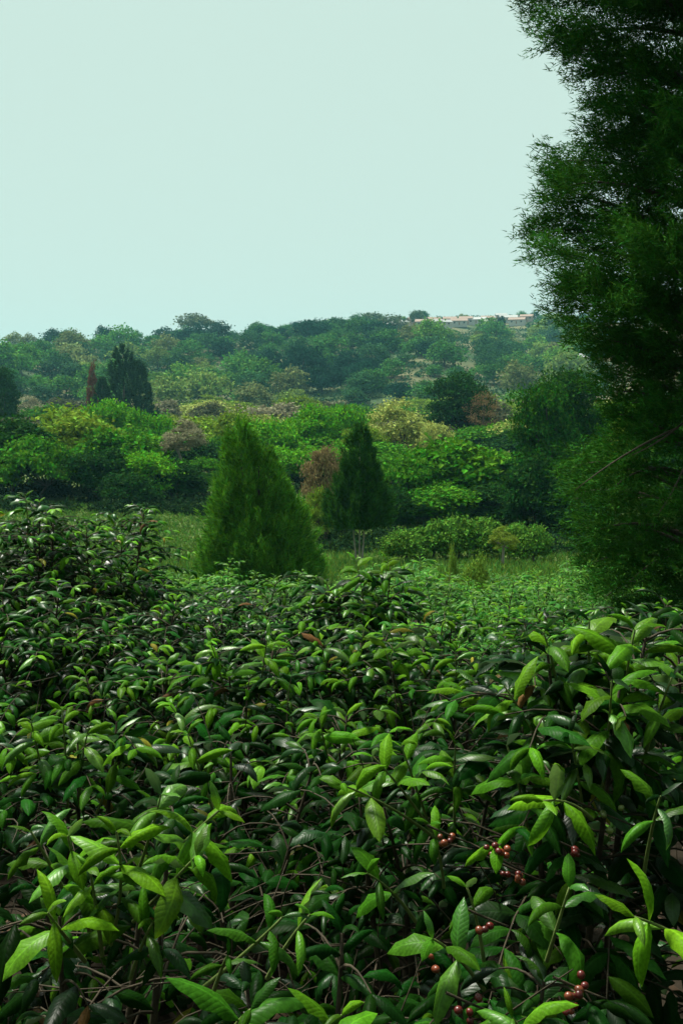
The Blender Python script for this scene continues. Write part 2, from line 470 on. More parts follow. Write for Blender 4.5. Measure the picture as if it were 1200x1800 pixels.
GRN = (.088, .275, .009); MID = (.052, .18, .008); DRK = (.014, .06, .007); OLV = (.145, .24, .02); PAL = (.29, .34, .085)
GRY = (.23, .22, .13); BRN = (.18, .12, .055); YEL = (.17, .29, .04)

TREES = [
 # px, py, d, halfwidth, kind, k, colour, label, crown fraction
 (190, 703, 132, 46, 'round', 0, GRN, 'bright green dome-shaped tree with the tallest crown beside the acacia grove', .9),
 (262, 719, 128, 37, 'round', 1, GRN, 'smaller bright green rounded tree next to the dome-shaped one', .9),
 (18, 735, 88, 78, 'round', 2, DRK, 'wide dark green tree cut by the left picture edge below the hillside', .8),
 (118, 733, 97, 92, 'umbrella', 0, OLV, 'broad flat-topped acacia with an olive crown at the left of the grove', .9),
 (212, 752, 92, 72, 'round', 1, MID, 'wide acacia with a billowing crown in the middle of the grove over deep shade', .9),
 (70, 778, 84, 70, 'umbrella', 2, MID, 'lower flat-crowned acacia with bare dark trunks above the tall coffee', .9),
 (165, 790, 83, 50, 'round', 1, DRK, 'shaded dark round tree below the acacias above the grass patch', .8),  # dark tone stands in for the shade below the crowns
 (255, 795, 85, 52, 'round', 0, GRN, 'light green bushy tree left of the grey-barked tree', .9),
 (322, 738, 93, 40, 'airy', 0, GRY, 'thin pale grey tree with a light bare leaning trunk', .5),
 (300, 812, 86, 52, 'round', 0, DRK, 'dark bushy tree in the shade beside the feathery cypress', .9),  # shade of the grove put into this dark tone
 (355, 800, 90, 46, 'airy', 1, MID, 'loose mid green tree just left behind the feathery cypress', .85),
 (225, 830, 80, 48, 'shrub', 0, DRK, 'low dark thicket tree at the top edge of the grass patch', .95),  # coloured dark for the shade it sits in
 (415, 722, 122, 42, 'round', 2, OLV, 'olive spreading tree behind the tip of the feathery cypress', .8),
 (470, 738, 108, 50, 'round', 2, GRN, 'vivid green leafy tree right behind the feathery cypress', .85),
 (545, 713, 116, 58, 'tall', 0, GRN, 'vivid green tall tree in the centre of the valley', .85),
 (605, 714, 120, 42, 'round', 0, GRN, 'vivid green rounded tree left of the pale olive one', .85),
 (505, 785, 98, 46, 'round', 1, GRN, 'low vivid green tree left of the brownish tree', .85),
 (700, 705, 122, 74, 'airy', 0, PAL, 'wide pale yellow-olive tree in the centre of the valley', .85),
 (768, 742, 116, 36, 'airy', 1, PAL, 'small pale olive tree at the foot of the dark dense one', .85),
 (640, 745, 110, 42, 'airy', 1, OLV, 'olive tree behind the tip of the dark narrow cypress', .85),
 (800, 657, 152, 50, 'column', 1, DRK, 'dense dark green tree rising above the pale olive tree', .9),
 (835, 668, 156, 30, 'round', 1, DRK, 'dark side crown leaning on the dense dark tree', .8),
 (850, 678, 146, 36, 'sparse', 0, BRN, 'brown half-bare tree at the side of the dense dark one', .85),
 (572, 776, 60, 44, 'airy', 1, (.20, .155, .07), 'pale brownish drying tree between the two cypresses', .85),
 (560, 860, 58, 34, 'airy', 0, OLV, 'olive bush below the drying brown tree', .9),
 (805, 774, 76, 88, 'orchard', 1, (.058, .19, .008), 'broad domed green tree behind the row of round orchard trees', .9),
 (722, 800, 73, 58, 'round', 2, MID, 'mid green tree right of the dark narrow cypress', .9),
 (868, 792, 78, 55, 'round', 0, MID, 'mid green tree between the domed tree and the dark giant', .9),
 (775, 848, 70, 72, 'round', 1, MID, 'low leafy green tree directly above the orchard row', .95),
 (690, 858, 66, 40, 'round', 0, DRK, 'dark low tree close to the dark narrow cypress trunk', .95),
 (880, 850, 70, 55, 'round', 2, DRK, 'deep green low tree below the dark giant', .95),
 (958, 662, 68, 60, 'column', 0, (.024, .10, .005), 'tall dark giant tree with brighter leaf tufts beside the near cypress', .95),
 (1000, 640, 71, 64, 'column', 0, (.016, .065, .005), 'second tall dark tree half behind the near cypress', .95),
 (945, 800, 64, 58, 'round', 1, DRK, 'very dark tree filling the gap left of the near cypress', .95),
 (1015, 830, 62, 60, 'round', 0, DRK, 'dark low tree behind the lower boughs of the near cypress', .95),
 (1095, 735, 52, 36, 'airy', 0, OLV, 'small olive tree glimpsed behind the near cypress', .7),
 (1120, 690, 84, 70, 'round', 2, MID, 'mid green tree hidden behind the near cypress', .9),
 (1190, 700, 80, 70, 'round', 1, MID, 'mid green tree at the picture edge behind the near cypress', .9),
 (2, 640, 185, 26, 'column', 0, DRK, 'tall dark tree at the left edge against the hillside', .9),
 (164, 640, 214, 13, 'airy', 0, (.16, .06, .03), 'narrow rust-red dying tree beside the dark conifer pair', .8),
]
for px, py, d, hw, kd, k, c, lab, cf in TREES:
    place_tree(px, py, d, hw, kd, k, c, lab, cf=cf, bark=M_BARK_PALE if 'grey' in lab and 'thin' in lab else None)

# green trees closing up the belt between the named ones
TONE = {GRN: 'bright green', MID: 'mid green', OLV: 'olive', DRK: 'dark'}
rng = np.random.default_rng(17)
for q_ in range(24):
    px = -40 + 1000 * (q_ * .618 % 1) + rng.uniform(-12, 12); d = 98 + 44 * ((q_ * .37) % 1)
    y0 = 742 + (142 - d) * 1.1 + rng.uniform(-8, 8)
    place_tree(px, y0, d, rng.uniform(40, 66), ['round', 'round', 'round', 'tall'][q_ % 4], q_ % 2, np.array(col := [GRN, MID, GRN, MID, OLV, DRK][rng.integers(6)]) * rng.uniform(.8, 1.2),
               f'{TONE[col]} leafy tree packed into the dense belt across the valley', cf=.88, group=f'{TONE[col]} trees closing up the valley belt')

# low round orchard trees behind the coffee
for px, py, d, hw, lab in [(712, 938, 48, 33, 'leftmost low round orchard tree, reaching the ground'), (762, 921, 49, 36, 'low round orchard tree, second from the dark narrow cypress'),
                           (808, 913, 50, 34, 'tallest of the low round orchard trees in the row'), (850, 918, 50, 33, 'low round orchard tree just behind the slim pale-trunked one'),
                           (905, 924, 49, 34, 'low round orchard tree, second from the near cypress'), (936, 930, 48, 26, 'last low round orchard tree beside the near cypress')]:
    place_tree(px, py - 4, d, hw * 1.08, 'orchard', int(px) % 2, (.080, .20, .022), lab, name='orchard_tree', cf=.92, group='row of low round orchard trees')
place_tree(884, 926, 44, 26, 'airy', 0, (.17, .25, .03), 'slim pale orchard tree with a thin bare trunk in front of the row', name='orchard_tree', cf=.6, bark=M_BARK_PALE, group='row of low round orchard trees')
place_tree(796, 964, 24, 11, 'shrub', 0, YEL, 'upright yellow-green shrub poking above the coffee field', name='pale_shrub', cat='shrub', cf=.95)
place_tree(838, 977, 23, 27, 'shrub', 1, YEL, 'wider yellow-green shrub beside the upright one in the coffee field', name='pale_shrub', cat='shrub', cf=.95)

# scrub canopy filling the valley floor between the named trees and the hill
rng = np.random.default_rng(5)
cnt = 0
for d, n_, y0, hw in [(300, 17, 698, 44), (250, 15, 704, 46), (200, 14, 716, 50), (150, 13, 738, 54)]:
    for q_ in range(n_):
        px = -60 + 1320 * (q_ + rng.uniform(.1, .9)) / n_
        if d == 300 and 420 < px < 690: continue
        if d == 150 and 730 < px < 1260 : pass
        col = [OLV, PAL, MID, OLV, GRY, (.09, .10, .05)][rng.integers(6)]
        kd = ['round', 'round', 'airy'][rng.integers(3)]
        tone = {OLV: 'olive', PAL: 'pale yellow-olive', MID: 'fresh green', GRY: 'greyish'}.get(tuple(col), 'dull green')
        place_tree(px, y0 + rng.uniform(-9, 9), d + rng.uniform(-18, 18), hw * rng.uniform(.75, 1.2), kd, int(rng.integers(2)), np.array(col) * rng.uniform(.8, 1.15),
                   f'{tone} tree in the scrub canopy between the green belt and the hill', name='valley_tree', cf=.95, group=f'{tone} scrub trees on the valley floor', deep=1.1)

# ------------------------------------------------------------------ cypresses in the valley
def feathery(name, seed, H, R, peaks, nplume, blades, blen, bw, profile, bottom):
    """A dense conifer of upward plumes. peaks: (dx, top share, radius share)."""
    rng = np.random.default_rng(seed)
    P, D, N = [], [], []
    for dx, hs, rs in peaks:
        for _ in range(int(nplume * rs * hs)):
            t = rng.uniform(0, 1) ** 1.15
            az = rng.uniform(0, 2 * PI)
            rr = R * rs * profile(t) * rng.uniform(.6, 1.18)
            c = np.array([dx + rr * math.cos(az), rr * math.sin(az), bottom + (H * hs - bottom) * t])
            o = np.array([math.cos(az), math.sin(az), 0])
            pl = rng.uniform(.25, 1.1) * R * .42 * (1 - .45 * t)
            up = norm(np.array([0, 0, 1.0]) + o * rng.uniform(.2, .8) * (1 - t))
            n_ = int(blades * rng.uniform(.7, 1.3))
            s = rng.uniform(-.35, 1, n_)
            wd = pl * .36 * np.clip(1.05 - s, .06, 1)
            pt = c + up * (s * pl)[:, None] + rng.normal(0, .55, (n_, 3)) * wd[:, None]
            P.append(pt); D.append(norm(up + .5 * o + rng.normal(0, .55, (n_, 3)))); N.append(norm(o + rng.normal(0, .6, (n_, 3))))
    P = np.concatenate(P); D = np.concatenate(D); N = np.concatenate(N)
    P[:, 2] = np.where(P[:, 2] < bottom, bottom + (bottom - P[:, 2]) * .6, P[:, 2])
    L = blen * rng.uniform(.6, 1.4, len(P))
    V, T, uv = scatter(BLADE, P, D, N, L, np.full(len(P), bw))
    return make_mesh('crown', V, T, M_NEEDLE, uv)

def cypress(px, py, d, hw, label, color, peaks, nplume, blades, blen, bw, profile, bare=.0, seed=1, name='cypress_tree', group=None, bark=None):
    top = pix(px, py, d); g = float(ground(top[0], top[1])) - .05; H = top[2] - g; R = hw / F * d
    t = thing(name, label, 'tree', (top[0], top[1], g), group)
    link('crown', feathery('crown', seed, H, R, [(a * R, b, c) for a, b, c in peaks], nplume, blades, blen, bw, profile, bare * H + .1), t, color=color)
    G = Geo()
    for a, b, c in peaks:
        G.add(*tube([(a * R * .3, 0, -.2), (a * R * .8, 0, H * b * .3), (a * R, 0, H * b * .93)], np.array([.022 * H * c, .015 * H * c, .004 * H]) * (.42 if bark else 1), 8))
    link('trunk', G.mesh('trunk', bark or M_BARK, True), t)
    return t

cone = lambda t: max(0.0, 1 - t) ** .55 * .98 * (.8 + .2 * min(1, t * 5)) + .02
cypress(452, 752, 33, 104, 'broad light green feathery cypress with two peaks behind the coffee', (.066, .205, .014),
        [(-.28, 1.0, .66), (.02, .84, .90), (.34, .62, .80), (-.34, .66, .66), (.02, .52, 1.05)], 420, 70, .19, .036, cone, seed=3)
cypress(632, 757, 46, 64, 'narrow dark green cypress with a bare pale trunk at its foot', (.026, .095, .010),
        [(0, 1.0, .8), (.15, .7, .9), (-.2, .75, .8)], 300, 70, .2, .05, cone, bare=.27, seed=4, bark=M_BARK_PALE)
cypress(216, 612, 208, 40, 'tall dark conifer, larger of the pair against the hillside', (.02, .06, .02), [(0, 1, 1)], 230, 60, .8, .22, lambda t: (1 - t) ** .5 * .95 + .05, seed=5, name='conifer_tree')
cypress(243, 640, 214, 30, 'dark conifer leaning close behind the larger one of the pair', (.025, .07, .022), [(0, 1, 1)], 200, 60, .8, .22, lambda t: (1 - t) ** .5 * .95 + .05, seed=6, name='conifer_tree')
cypress(180, 668, 204, 22, 'small dark pointed conifer at the foot of the rust-red tree', (.02, .06, .018), [(0, 1, 1)], 150, 60, .7, .2, lambda t: (1 - t) ** .6 + .04, seed=7, name='conifer_tree')

# houses on the ridge
M_PLASTER = plain_mat('pink_plaster', (.30, .22, .18), (.40, .31, .26), 1.5, bump=0)
M_WHITE = plain_mat('white_plaster', (.34, .33, .31), (.46, .45, .42), 1.5, bump=0)
M_RUST = plain_mat('rusty_iron_roof', (.20, .13, .10), (.32, .24, .20), 1.0, rough=.7, bump=.2, stretch=(1, 6, 1))
M_ZINC = plain_mat('pale_iron_roof', (.26, .27, .27), (.38, .38, .37), 1.0, rough=.5, bump=.2, stretch=(1, 6, 1))
M_PANE = plain_mat('dark_pane', (.02, .02, .025), (.04, .04, .05), 3, rough=.2, spec=.5, bump=0)
def box(x0, y0, z0, x1, y1, z1):
    V = np.array([[x, y, z] for x in (x0, x1) for y in (y0, y1) for z in (z0, z1)], float)
    q = np.array([[0, 1, 3, 2], [4, 6, 7, 5], [0, 4, 5, 1], [2, 3, 7, 6], [0, 2, 6, 4], [1, 5, 7, 3]])
    return V, np.concatenate([q[:, [0, 1, 2]], q[:, [0, 2, 3]]])
def house_meshes(w, dp, h, rh, wall, roof):
    G = Geo(); G.add(*box(-w / 2, -dp / 2, -1.5, w / 2, dp / 2, h))
    for s in (-1, 1):
        V = np.array([[s * (w / 2 - .01), -dp / 2, h], [s * (w / 2 - .01), dp / 2, h], [s * (w / 2 - .01), 0, h + rh]])
        G.add(V, [[0, 1, 2]])
    wl_ = G.mesh('wall', wall)
    G = Geo(); e = .5; k = rh / (dp / 2)
    for s in (-1, 1):
        V = np.array([[x, yy, zz + tt] for tt in (0.02, .2) for x, yy, zz in [(-w / 2 - e, s * (dp / 2 + e), h - e * k), (w / 2 + e, s * (dp / 2 + e), h - e * k), (w / 2 + e, 0, h + rh), (-w / 2 - e, 0, h + rh)]])
        q = np.array([[0, 1, 2, 3], [4, 5, 6, 7], [0, 1, 5, 4], [1, 2, 6, 5], [3, 0, 4, 7]])
        G.add(V, np.concatenate([q[:, [0, 1, 2]], q[:, [0, 2, 3]]]))
    rf = G.mesh('roof', roof)
    win = Geo().add(*box(-.55, -.08, 0, .55, .04, 1.1)).mesh('window', M_PANE)
    door = Geo().add(*box(-.45, -.08, 0, .45, .04, 2)).mesh('door', M_RUST)
    return wl_, rf, win, door, w, dp
HM = [house_meshes(9, 6, 2.8, 1.5, M_PLASTER, M_RUST), house_meshes(11, 7, 3, 1.6, M_WHITE, M_RUST), house_meshes(8, 6, 3, 1.3, M_PLASTER, M_ZINC), house_meshes(13, 7, 2.8, 1.7, M_WHITE, M_ZINC)]
HL = ['rust-roofed pinkish house', 'rust-roofed white house', 'pale-roofed pinkish house', 'long pale-roofed white house']
def place_house(p, k, rot, label, group='houses along the ridge'):
    wl_, rf, win, door, w, dp = HM[k]
    t = thing('house', label, 'house', p, group); t.rotation_euler = (0, 0, rot)
    link('wall', wl_, t); link('roof', rf, t)
    for xx in (-.3, .3): link('window', win, t, (xx * w, -dp / 2 - .03, 1.1))
    link('door', door, t, (0, -dp / 2 - .03, 0))
rng = np.random.default_rng(8)
HS = [(690, 577, 3, 'lowest by the hazy feathery trees'), (704, 572, 2, 'just above the lowest one'), (745, 571, 1, 'right of the thin feathery tree'), (762, 566, 0, 'second from the thin feathery tree'), (775, 571, 3, 'below the rusty cluster'),
      (790, 565, 0, 'in the middle of the ridge'), (806, 569, 1, 'below the middle of the ridge'), (818, 564, 0, 'left of the single dark tree by three roofs'), (838, 566, 3, 'two roofs left of the single dark tree'), (856, 563, 0, 'next to the single dark tree'),
      (862, 570, 2, 'below the single dark tree'), (893, 562, 3, 'just right of the single dark tree'), (908, 567, 1, 'lower right of the single dark tree'), (925, 560, 0, 'beside the boughs of the near cypress'), (728, 567, 0, 'behind the thin feathery tree'), (880, 558, 2, 'highest on the ridge')]
HPOS = []
for px, py, k, wh in HS:
    p = ground_hit(px, py + 6, 320)
    if p is None: p = ground_hit(px, py + 16, 320)
    if p is None: continue
    HPOS.append((p[0], p[1]))
    place_house((p[0], p[1], float(ground(p[0], p[1])) + 1.2), k, rng.uniform(-.5, .5), f'{HL[k]} on the ridge, {wh}')
p = ground_hit(1008, 655, 150)
# pale-roofed shed seen between the boughs
t = thing('shed', 'pale pitched iron-roofed shed on the slope glimpsed past the near cypress', 'shed', (p[0], p[1], float(ground(p[0], p[1])) + 3.5)); t.rotation_euler = (0, 0, .9)
link('wall', HM[3][0], t); link('roof', HM[3][1], t); link('door', HM[3][3], t, (0, -HM[3][5] / 2 - .03, 0))

# ------------------------------------------------------------------ the far hillside
FAR = []
for k, (sh, ncl, nl, cl) in enumerate([('round', 22, 1700, .42), ('round', 26, 1900, .38), ('round', 18, 1500, .46), ('umbrella', 20, 1500, .36), ('umbrella', 18, 1400, .4), ('tall', 26, 1800, .36)]):
    FAR.append(crown_mesh('crown', 80 + k, ncl, nl, .17, sh, clump=cl)[0])
trunk_far = Geo().add(*tube([(0, 0, -.3), (.05, 0, .5), (0, .05, 1)], [.045, .03, .015], 6)).mesh('trunk', M_BARK, True)
FAR_COL = [(.05, .16, .03), (.03, .10, .03), (.10, .23, .03), (.16, .25, .05), (.07, .20, .03), (.17, .21, .07), (.008, .045, .022), (.008, .045, .022)]

def far_tree(p, R, H, k, color, label, group, cf=1.0, name='hillside_tree'):
    t = thing(name, label, 'tree', p, group)
    zmax, zmin = (.95, -.45) if k in (3, 4) else (1.12, -.8)
    Rz = cf * H / (zmax - zmin)
    cr = link('crown', FAR[k], t, (0, 0, H - Rz * zmax), color)
    cr.scale = (R, R, Rz)
    tr = link('trunk', trunk_far, t); tr.scale = (H, H, H * .75)
    t.rotation_euler = (0, 0, (p[0] * 13.7 + p[1] * 3.1) % 6.28)
    return t

rng = np.random.default_rng(11)
n_far = 0
rows = np.linspace(335, 900, 26)
for ri, y in enumerate(rows):
    step = 11 + (y - 335) * .012
    for x in np.arange(-.40 * y, .30 * y, step):
        if n_far >= 296: break
        xx = x + rng.uniform(-.45, .45) * step; yy = y + rng.uniform(-.5, .5) * 20
        az = xx / yy
        a = min(max((az + .36) / .60, 0), 1); a = a * a * (3 - 2 * a)
        dc = 560 + 260 * a
        if yy > dc + 12 or az > .24 or az < -.37: continue
        t_ = (yy - 330) / (dc - 330)
        keep = .85 if not (az > .03 and t_ > .86) else .3
        if rng.uniform() > keep: continue
        if any(abs(az - hx / hy) < .014 and hy - 90 < yy < hy + 6 for hx, hy in HPOS): continue
        z = float(ground(xx, yy))
        R = rng.uniform(3.6, 7.6) * (.72 if az < .03 and t_ > .85 else 1) * (.55 if az > .03 and t_ > .7 else 1); H = R * rng.uniform(1.25, 1.75)
        dark = math.sin(az * 15 + t_ * 4 + .5) > .35
        col = FAR_COL[[0, 1, 6, 7, 0][rng.integers(5)] if dark else rng.integers(6)]
        tone = 'dark blue-green' if col[1] < .12 else 'pale olive' if col[0] > .12 else 'light green'
        far_tree((xx, yy, z - .2), R, H, int([0, 1, 2, 5, 0, 1, 2, 3][rng.integers(8)]), np.array(col) * rng.uniform(.8, 1.2), f'{tone} tree among the woods covering the far hillside', f'{tone} trees covering the far hillside')
        n_far += 1
# trees standing out on the skyline
SKY = [(345, 553, 30, 4, .6, (.10, .13, .07), 'tall open umbrella-shaped tree standing out on the skyline'),
       (100, 580, 26, 0, .9, (.02, .06, .035), 'dark rounded crown on the low left end of the skyline'),
       (180, 574, 13, 0, .9, (.02, .06, .035), 'small round dark tree alone on the skyline'),
       (290, 577, 24, 0, .95, (.02, .06, .035), 'dark tree on the skyline left of the umbrella-shaped tree'),
       (385, 568, 20, 2, .95, (.02, .055, .035), 'dark pointed tree on the skyline right of the umbrella-shaped tree'),
       (450, 572, 14, 2, .95, (.03, .07, .035), 'dark small tree on the skyline left of the upright block-like one'),
       (466, 570, 13, 1, .95, (.025, .06, .035), 'twin dark small tree touching the upright block-like one'),
       (519, 563, 13, 5, .98, (.018, .05, .035), 'upright block-like dark tree on the skyline'),
       (552, 566, 12, 0, .95, (.03, .075, .035), 'squat dark tree right of the upright block-like one'),
       (605, 563, 19, 2, .95, (.02, .055, .035), 'dark tree on the skyline before the hazy feathery trees'),
       (655, 547, 26, 5, .95, (.085, .125, .06), 'tall hazy feathery tree towering over the ridge'),
       (690, 556, 26, 2, .95, (.085, .125, .06), 'hazy feathery tree close beside the tallest one on the ridge'),
       (732, 543, 15, 5, .95, (.07, .115, .055), 'thin hazy feathery tree by the houses on the ridge'),
       (880, 553, 9, 5, .98, (.018, .05, .035), 'single dark pointed tree among the pale roofs on the ridge')]
for px, py, hw, k, cf, col, lab in SKY:
    h0 = next(q for q in (ground_hit(px, py + o_, 320) for o_ in range(14 if py > 557 else 30, 140, 3)) if q is not None)
    d = h0[1]
    top = pix(px, py, d)
    g = float(ground(top[0], d))
    far_tree((top[0], d, g - .2), hw / F * d, top[2] - g, k, col, lab, 'trees on the skyline', cf)

# undergrowth: joined leaf clumps nobody could count
def thicket(name, label, seed, n_cl, region, rr, per, size, color, mat=M_LEAF, flat=.7):
    rng = np.random.default_rng(seed)
    C = region(rng, n_cl)
    P, D, N = [], [], []
    r = rng.uniform(*rr, len(C))
    d = sphere_pts(rng, len(C) * per).reshape(len(C), per, 3); d[..., 2] = abs(d[..., 2])
    pt = C[:, None] + d * (r[:, None] * rng.uniform(.5, 1.05, (len(C), per)))[..., None] * np.array([1, 1, flat])
    P = pt.reshape(-1, 3); dd = d.reshape(-1, 3)
    N = norm(dd + np.array([0, 0, .4]) + rng.normal(0, .5, dd.shape)); D = norm(rng.normal(size=dd.shape) + .4 * dd)
    L = size * rng.uniform(.6, 1.5, len(P))
    V, T, uv = scatter(CARD, P, D, N, L, L * .65)
    o = link(name, make_mesh(name, V, T, mat, uv), color=color, kind='stuff')
    o['label'] = label; o['category'] = 'undergrowth'
    return o

def reg_hill(rng, n_):
    y = rng.uniform(325, 860, n_ * 3); az = rng.uniform(-.4, .27, n_ * 3); x = az * y
    a = np.clip((az + .36) / .60, 0, 1); a = a * a * (3 - 2 * a)
    k = y < 560 + 260 * a + 8
    for hx, hy in HPOS: k &= ~((abs(az - hx / hy) < .010) & (y > hy - 40) & (y < hy + 6))
    x, y = x[k][:n_], y[k][:n_]
    return np.stack([x, y, ground(x, y)], -1)
thicket('hillside_scrub', 'far hillside scrub with the shade between its trees painted into its dark green', 21, 2600, reg_hill, (1.4, 3.6), 26, 1.0, (.028, .085, .03))  # scrub colour darkened to stand for shadow between the crowns
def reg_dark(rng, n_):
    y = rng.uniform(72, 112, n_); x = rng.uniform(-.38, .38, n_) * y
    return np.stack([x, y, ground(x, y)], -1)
thicket('undergrowth', 'undergrowth coloured dark for the shade beneath the valley trees', 22, 420, reg_dark, (.6, 1.6), 90, .3, (.010, .032, .008))  # tree shade is painted into this very dark green
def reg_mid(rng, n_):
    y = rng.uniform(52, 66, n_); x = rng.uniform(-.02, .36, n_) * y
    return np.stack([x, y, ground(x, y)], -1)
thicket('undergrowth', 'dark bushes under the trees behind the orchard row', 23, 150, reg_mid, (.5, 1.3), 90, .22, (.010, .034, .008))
def reg_scrub(rng, n_):
    y = rng.uniform(115, 330, n_); x = rng.uniform(-.4, .4, n_) * y
    return np.stack([x, y, ground(x, y)], -1)
thicket('valley_scrub', 'olive scrub filling the valley floor between the spreading trees', 24, 1100, reg_scrub, (1.0, 3.2), 40, .7, (.085, .115, .035))

# pale crop at the foot of the hill
def reg_crop(rng, n_):
    y = rng.uniform(350, 372, n_); x = rng.uniform(-.105, .05, n_) * y
    return np.stack([x, y, ground(x, y)], -1)
thicket('pale_crop', 'pale green crop field at the foot of the far hillside', 26, 900, reg_crop, (.8, 1.6), 26, .6, (.17, .25, .11))

# grass of the field patch and of the strip beyond the coffee
def grass_patch(name, label, seed, n_, region, ln, wd, color):
    rng = np.random.default_rng(seed)
    C = region(rng, n_)
    P = np.repeat(C, 4, 0) + np.concatenate([rng.normal(0, .06, (n_ * 4, 2)), np.zeros((n_ * 4, 1))], 1)
    D = norm(np.array([0, 0, 1.0]) + rng.normal(0, .55, P.shape)); N = norm(rng.normal(size=P.shape) * np.array([1, 1, .2]))
    L = ln * rng.uniform(.5, 1.4, len(P))
    V, T, uv = scatter(BLADE, P, D, N, L, np.full(len(P), wd))
    o = link(name, make_mesh(name, V, T, M_GRASS, uv), color=color, kind='stuff')
    o['label'] = label; o['category'] = 'grass'
def reg_grass(rng, n_):
    y = rng.uniform(31, 82, n_); x = rng.uniform(-.40, .36, n_) * y
    return np.stack([x, y, ground(x, y)], -1)
grass_patch('grass', 'brownish green grass on the sloping patch behind the tall coffee', 31, 26000, reg_grass, .3, .06, (.070, .155, .022))
def reg_herb(rng, n_):
    y = rng.uniform(34, 80, n_); x = rng.uniform(-.36, -.06, n_) * y
    return np.stack([x, y, ground(x, y)], -1)
thicket('weeds', 'low leafy weeds dotted over the grass patch', 32, 900, reg_herb, (.12, .38), 16, .13, (.05, .14, .02))

# ================================================================== THE NEAR CYPRESS
def near_cypress():
    rng = np.random.default_rng(77)
    d0 = 12.5
    base = pix(1238, 900, d0); bx = base[0]
    g = float(ground(bx, d0)) - .05
    t = thing('cypress_tree', 'huge dark feathery cypress close to the coffee, filling the right picture edge', 'tree', (bx, d0, g))
    ez = np.array([-1.9, -.75, -.16, .13, .86, 1.28, 1.7, 2.15, 2.7, 3.2, 3.9, 4.75, 5.3, 5.75, 6.1, 6.7, 7.5, 9, 11.3])
    er = np.array([.5, 1.15, 1.4, 1.7, 1.88, 1.75, 1.25, 1.4, 1.8, 2.1, 2.25, 2.0, 1.75, 1.75, 2.40, 2.5, 2.25, 1.6, .1])
    G = Geo()
    G.add(*tube(np.stack([rng.normal(0, .04, 14), rng.normal(0, .04, 14), np.linspace(-.2, 12.6, 14)], -1), np.linspace(.24, .03, 14), 10))
    link('trunk', G.mesh('trunk', M_BARK, True), t)
    nb = 0
    for zi in np.arange(-1.3, 10.6, .125):
        for kk in range(3):
            az = nb * 2.39996 + rng.normal(0, .25); nb += 1
            r = float(np.interp(zi, ez, er)) * rng.uniform(.78, 1.06)
            if r < .25: continue
            o = np.array([math.cos(az), math.sin(az), 0]); sd_ = np.array([-o[1], o[0], 0])
            z0 = zi - g - r * rng.uniform(.10, .35)
            droop = -.12 if zi < 1.6 else .1
            pts = curve((0, 0, z0), o * r * .55 + np.array([0, 0, z0 + r * .34]), o * r + np.array([0, 0, zi - g + droop * r]) + sd_ * rng.normal(0, .15), 9)
            bough = link('bough', Geo().add(*tube(pts, np.linspace(.018 + .013 * r, .004, 9), 5)).mesh('bough', M_BARK, True), t)
            n_ = int((112 if zi > 2.2 else 84) * r)
            s = rng.uniform(.12, 1.0, n_) ** .8
            c = np.stack([np.interp(s, np.linspace(0, 1, 9), pts[:, j]) for j in range(3)], -1)
            side = rng.choice([-1, 1], n_) * rng.uniform(0, 1, n_) * (.20 + .36 * r * .5 * (1.15 - s))
            c = c + sd_ * side[:, None] + o * (abs(side) * .45)[:, None] + np.stack([np.zeros(n_), np.zeros(n_), rng.normal(.0, .105, n_)], -1)
            dirs = norm(o + sd_ * np.sign(side)[:, None] * rng.uniform(.1, .9, (n_, 1)) + rng.normal(0, .25, (n_, 3)) + np.array([0, 0, .22]))
            m_ = 16                                              # blades of one spray
            ss = rng.uniform(0, 1, (n_, m_)); sl = rng.uniform(.16, .30, n_)
            P = c[:, None] + dirs[:, None] * (ss * sl[:, None])[..., None] + rng.normal(0, .022, (n_, m_, 3)) 
            D = norm(dirs[:, None] + rng.normal(0, .55, (n_, m_, 3)))
            P = P.reshape(-1, 3); D = D.reshape(-1, 3)
            N = norm(np.array([0, 0, .7]) + rng.normal(0, .6, P.shape))
            V, T, uv = scatter(BLADE, P, D, N, rng.uniform(.05, .11, len(P)), np.full(len(P), .0155))
            link('foliage', make_mesh('foliage', V, T, M_NEEDLE, uv), bough, color=np.array((.023, .098, .009)) * rng.uniform(.8, 1.25), kind='stuff')
    # bare arching branches seen against the dark lower boughs
    for a, b, c_ in [((1010, 862, 10.9), (1090, 795, 10.8), (1190, 752, 11.6)), ((1155, 905, 10.9), (1195, 850, 11.0), (1225, 760, 11.6)), ((1110, 800, 11), (1160, 780, 11.1), (1215, 730, 11.8))]:
        pa, pb, pc = [pix(*v) - np.array([bx, d0, g]) for v in (a, b, c_)]
        link('bough', Geo().add(*tube(curve(pc, pb, pa, 9), np.linspace(.015, .004, 9), 6)).mesh('bough', M_TWIG, True), t)
    return t
row_first = near_cypress()
for x, y, rz, lab in [(7.4, 5.2, 1.1, 'unseen cypress added beside the camera to shade the foreground'), (8.2, -2.0, 2.4, 'unseen shading cypress added just behind the camera on the right'), (4.6, -6.2, 3.9, 'unseen shading cypress added at the corner behind the camera'),
                      (-.6, -7.6, 5.0, 'unseen shading cypress added straight behind the camera'), (-6.2, -7.0, .6, 'unseen shading cypress added at the left behind the camera')]:
    c = row_first.copy(); COL.objects.link(c)  # copies out of view, added to block sky light on the foreground
    c.location = (x, y, float(ground(x, y)) - .05); c.rotation_euler = (0, 0, rz); c['label'] = lab; c['group'] = 'row of big cypresses edging the coffee'
    for ch in row_first.children:
        d_ = ch.copy(); COL.objects.link(d_); d_.parent = c
        for g_ in ch.children:
            e_ = g_.copy(); COL.objects.link(e_); e_.parent = d_
row_first['group'] = 'row of big cypresses edging the coffee'

# ================================================================== COFFEE
MATURE = np.array((.0085, .045, .0045)); MIDL = np.array((.020, .080, .006)); YOUNG = np.array((.070, .182, .006))
UPZ = np.array([0, 0, 1.0])

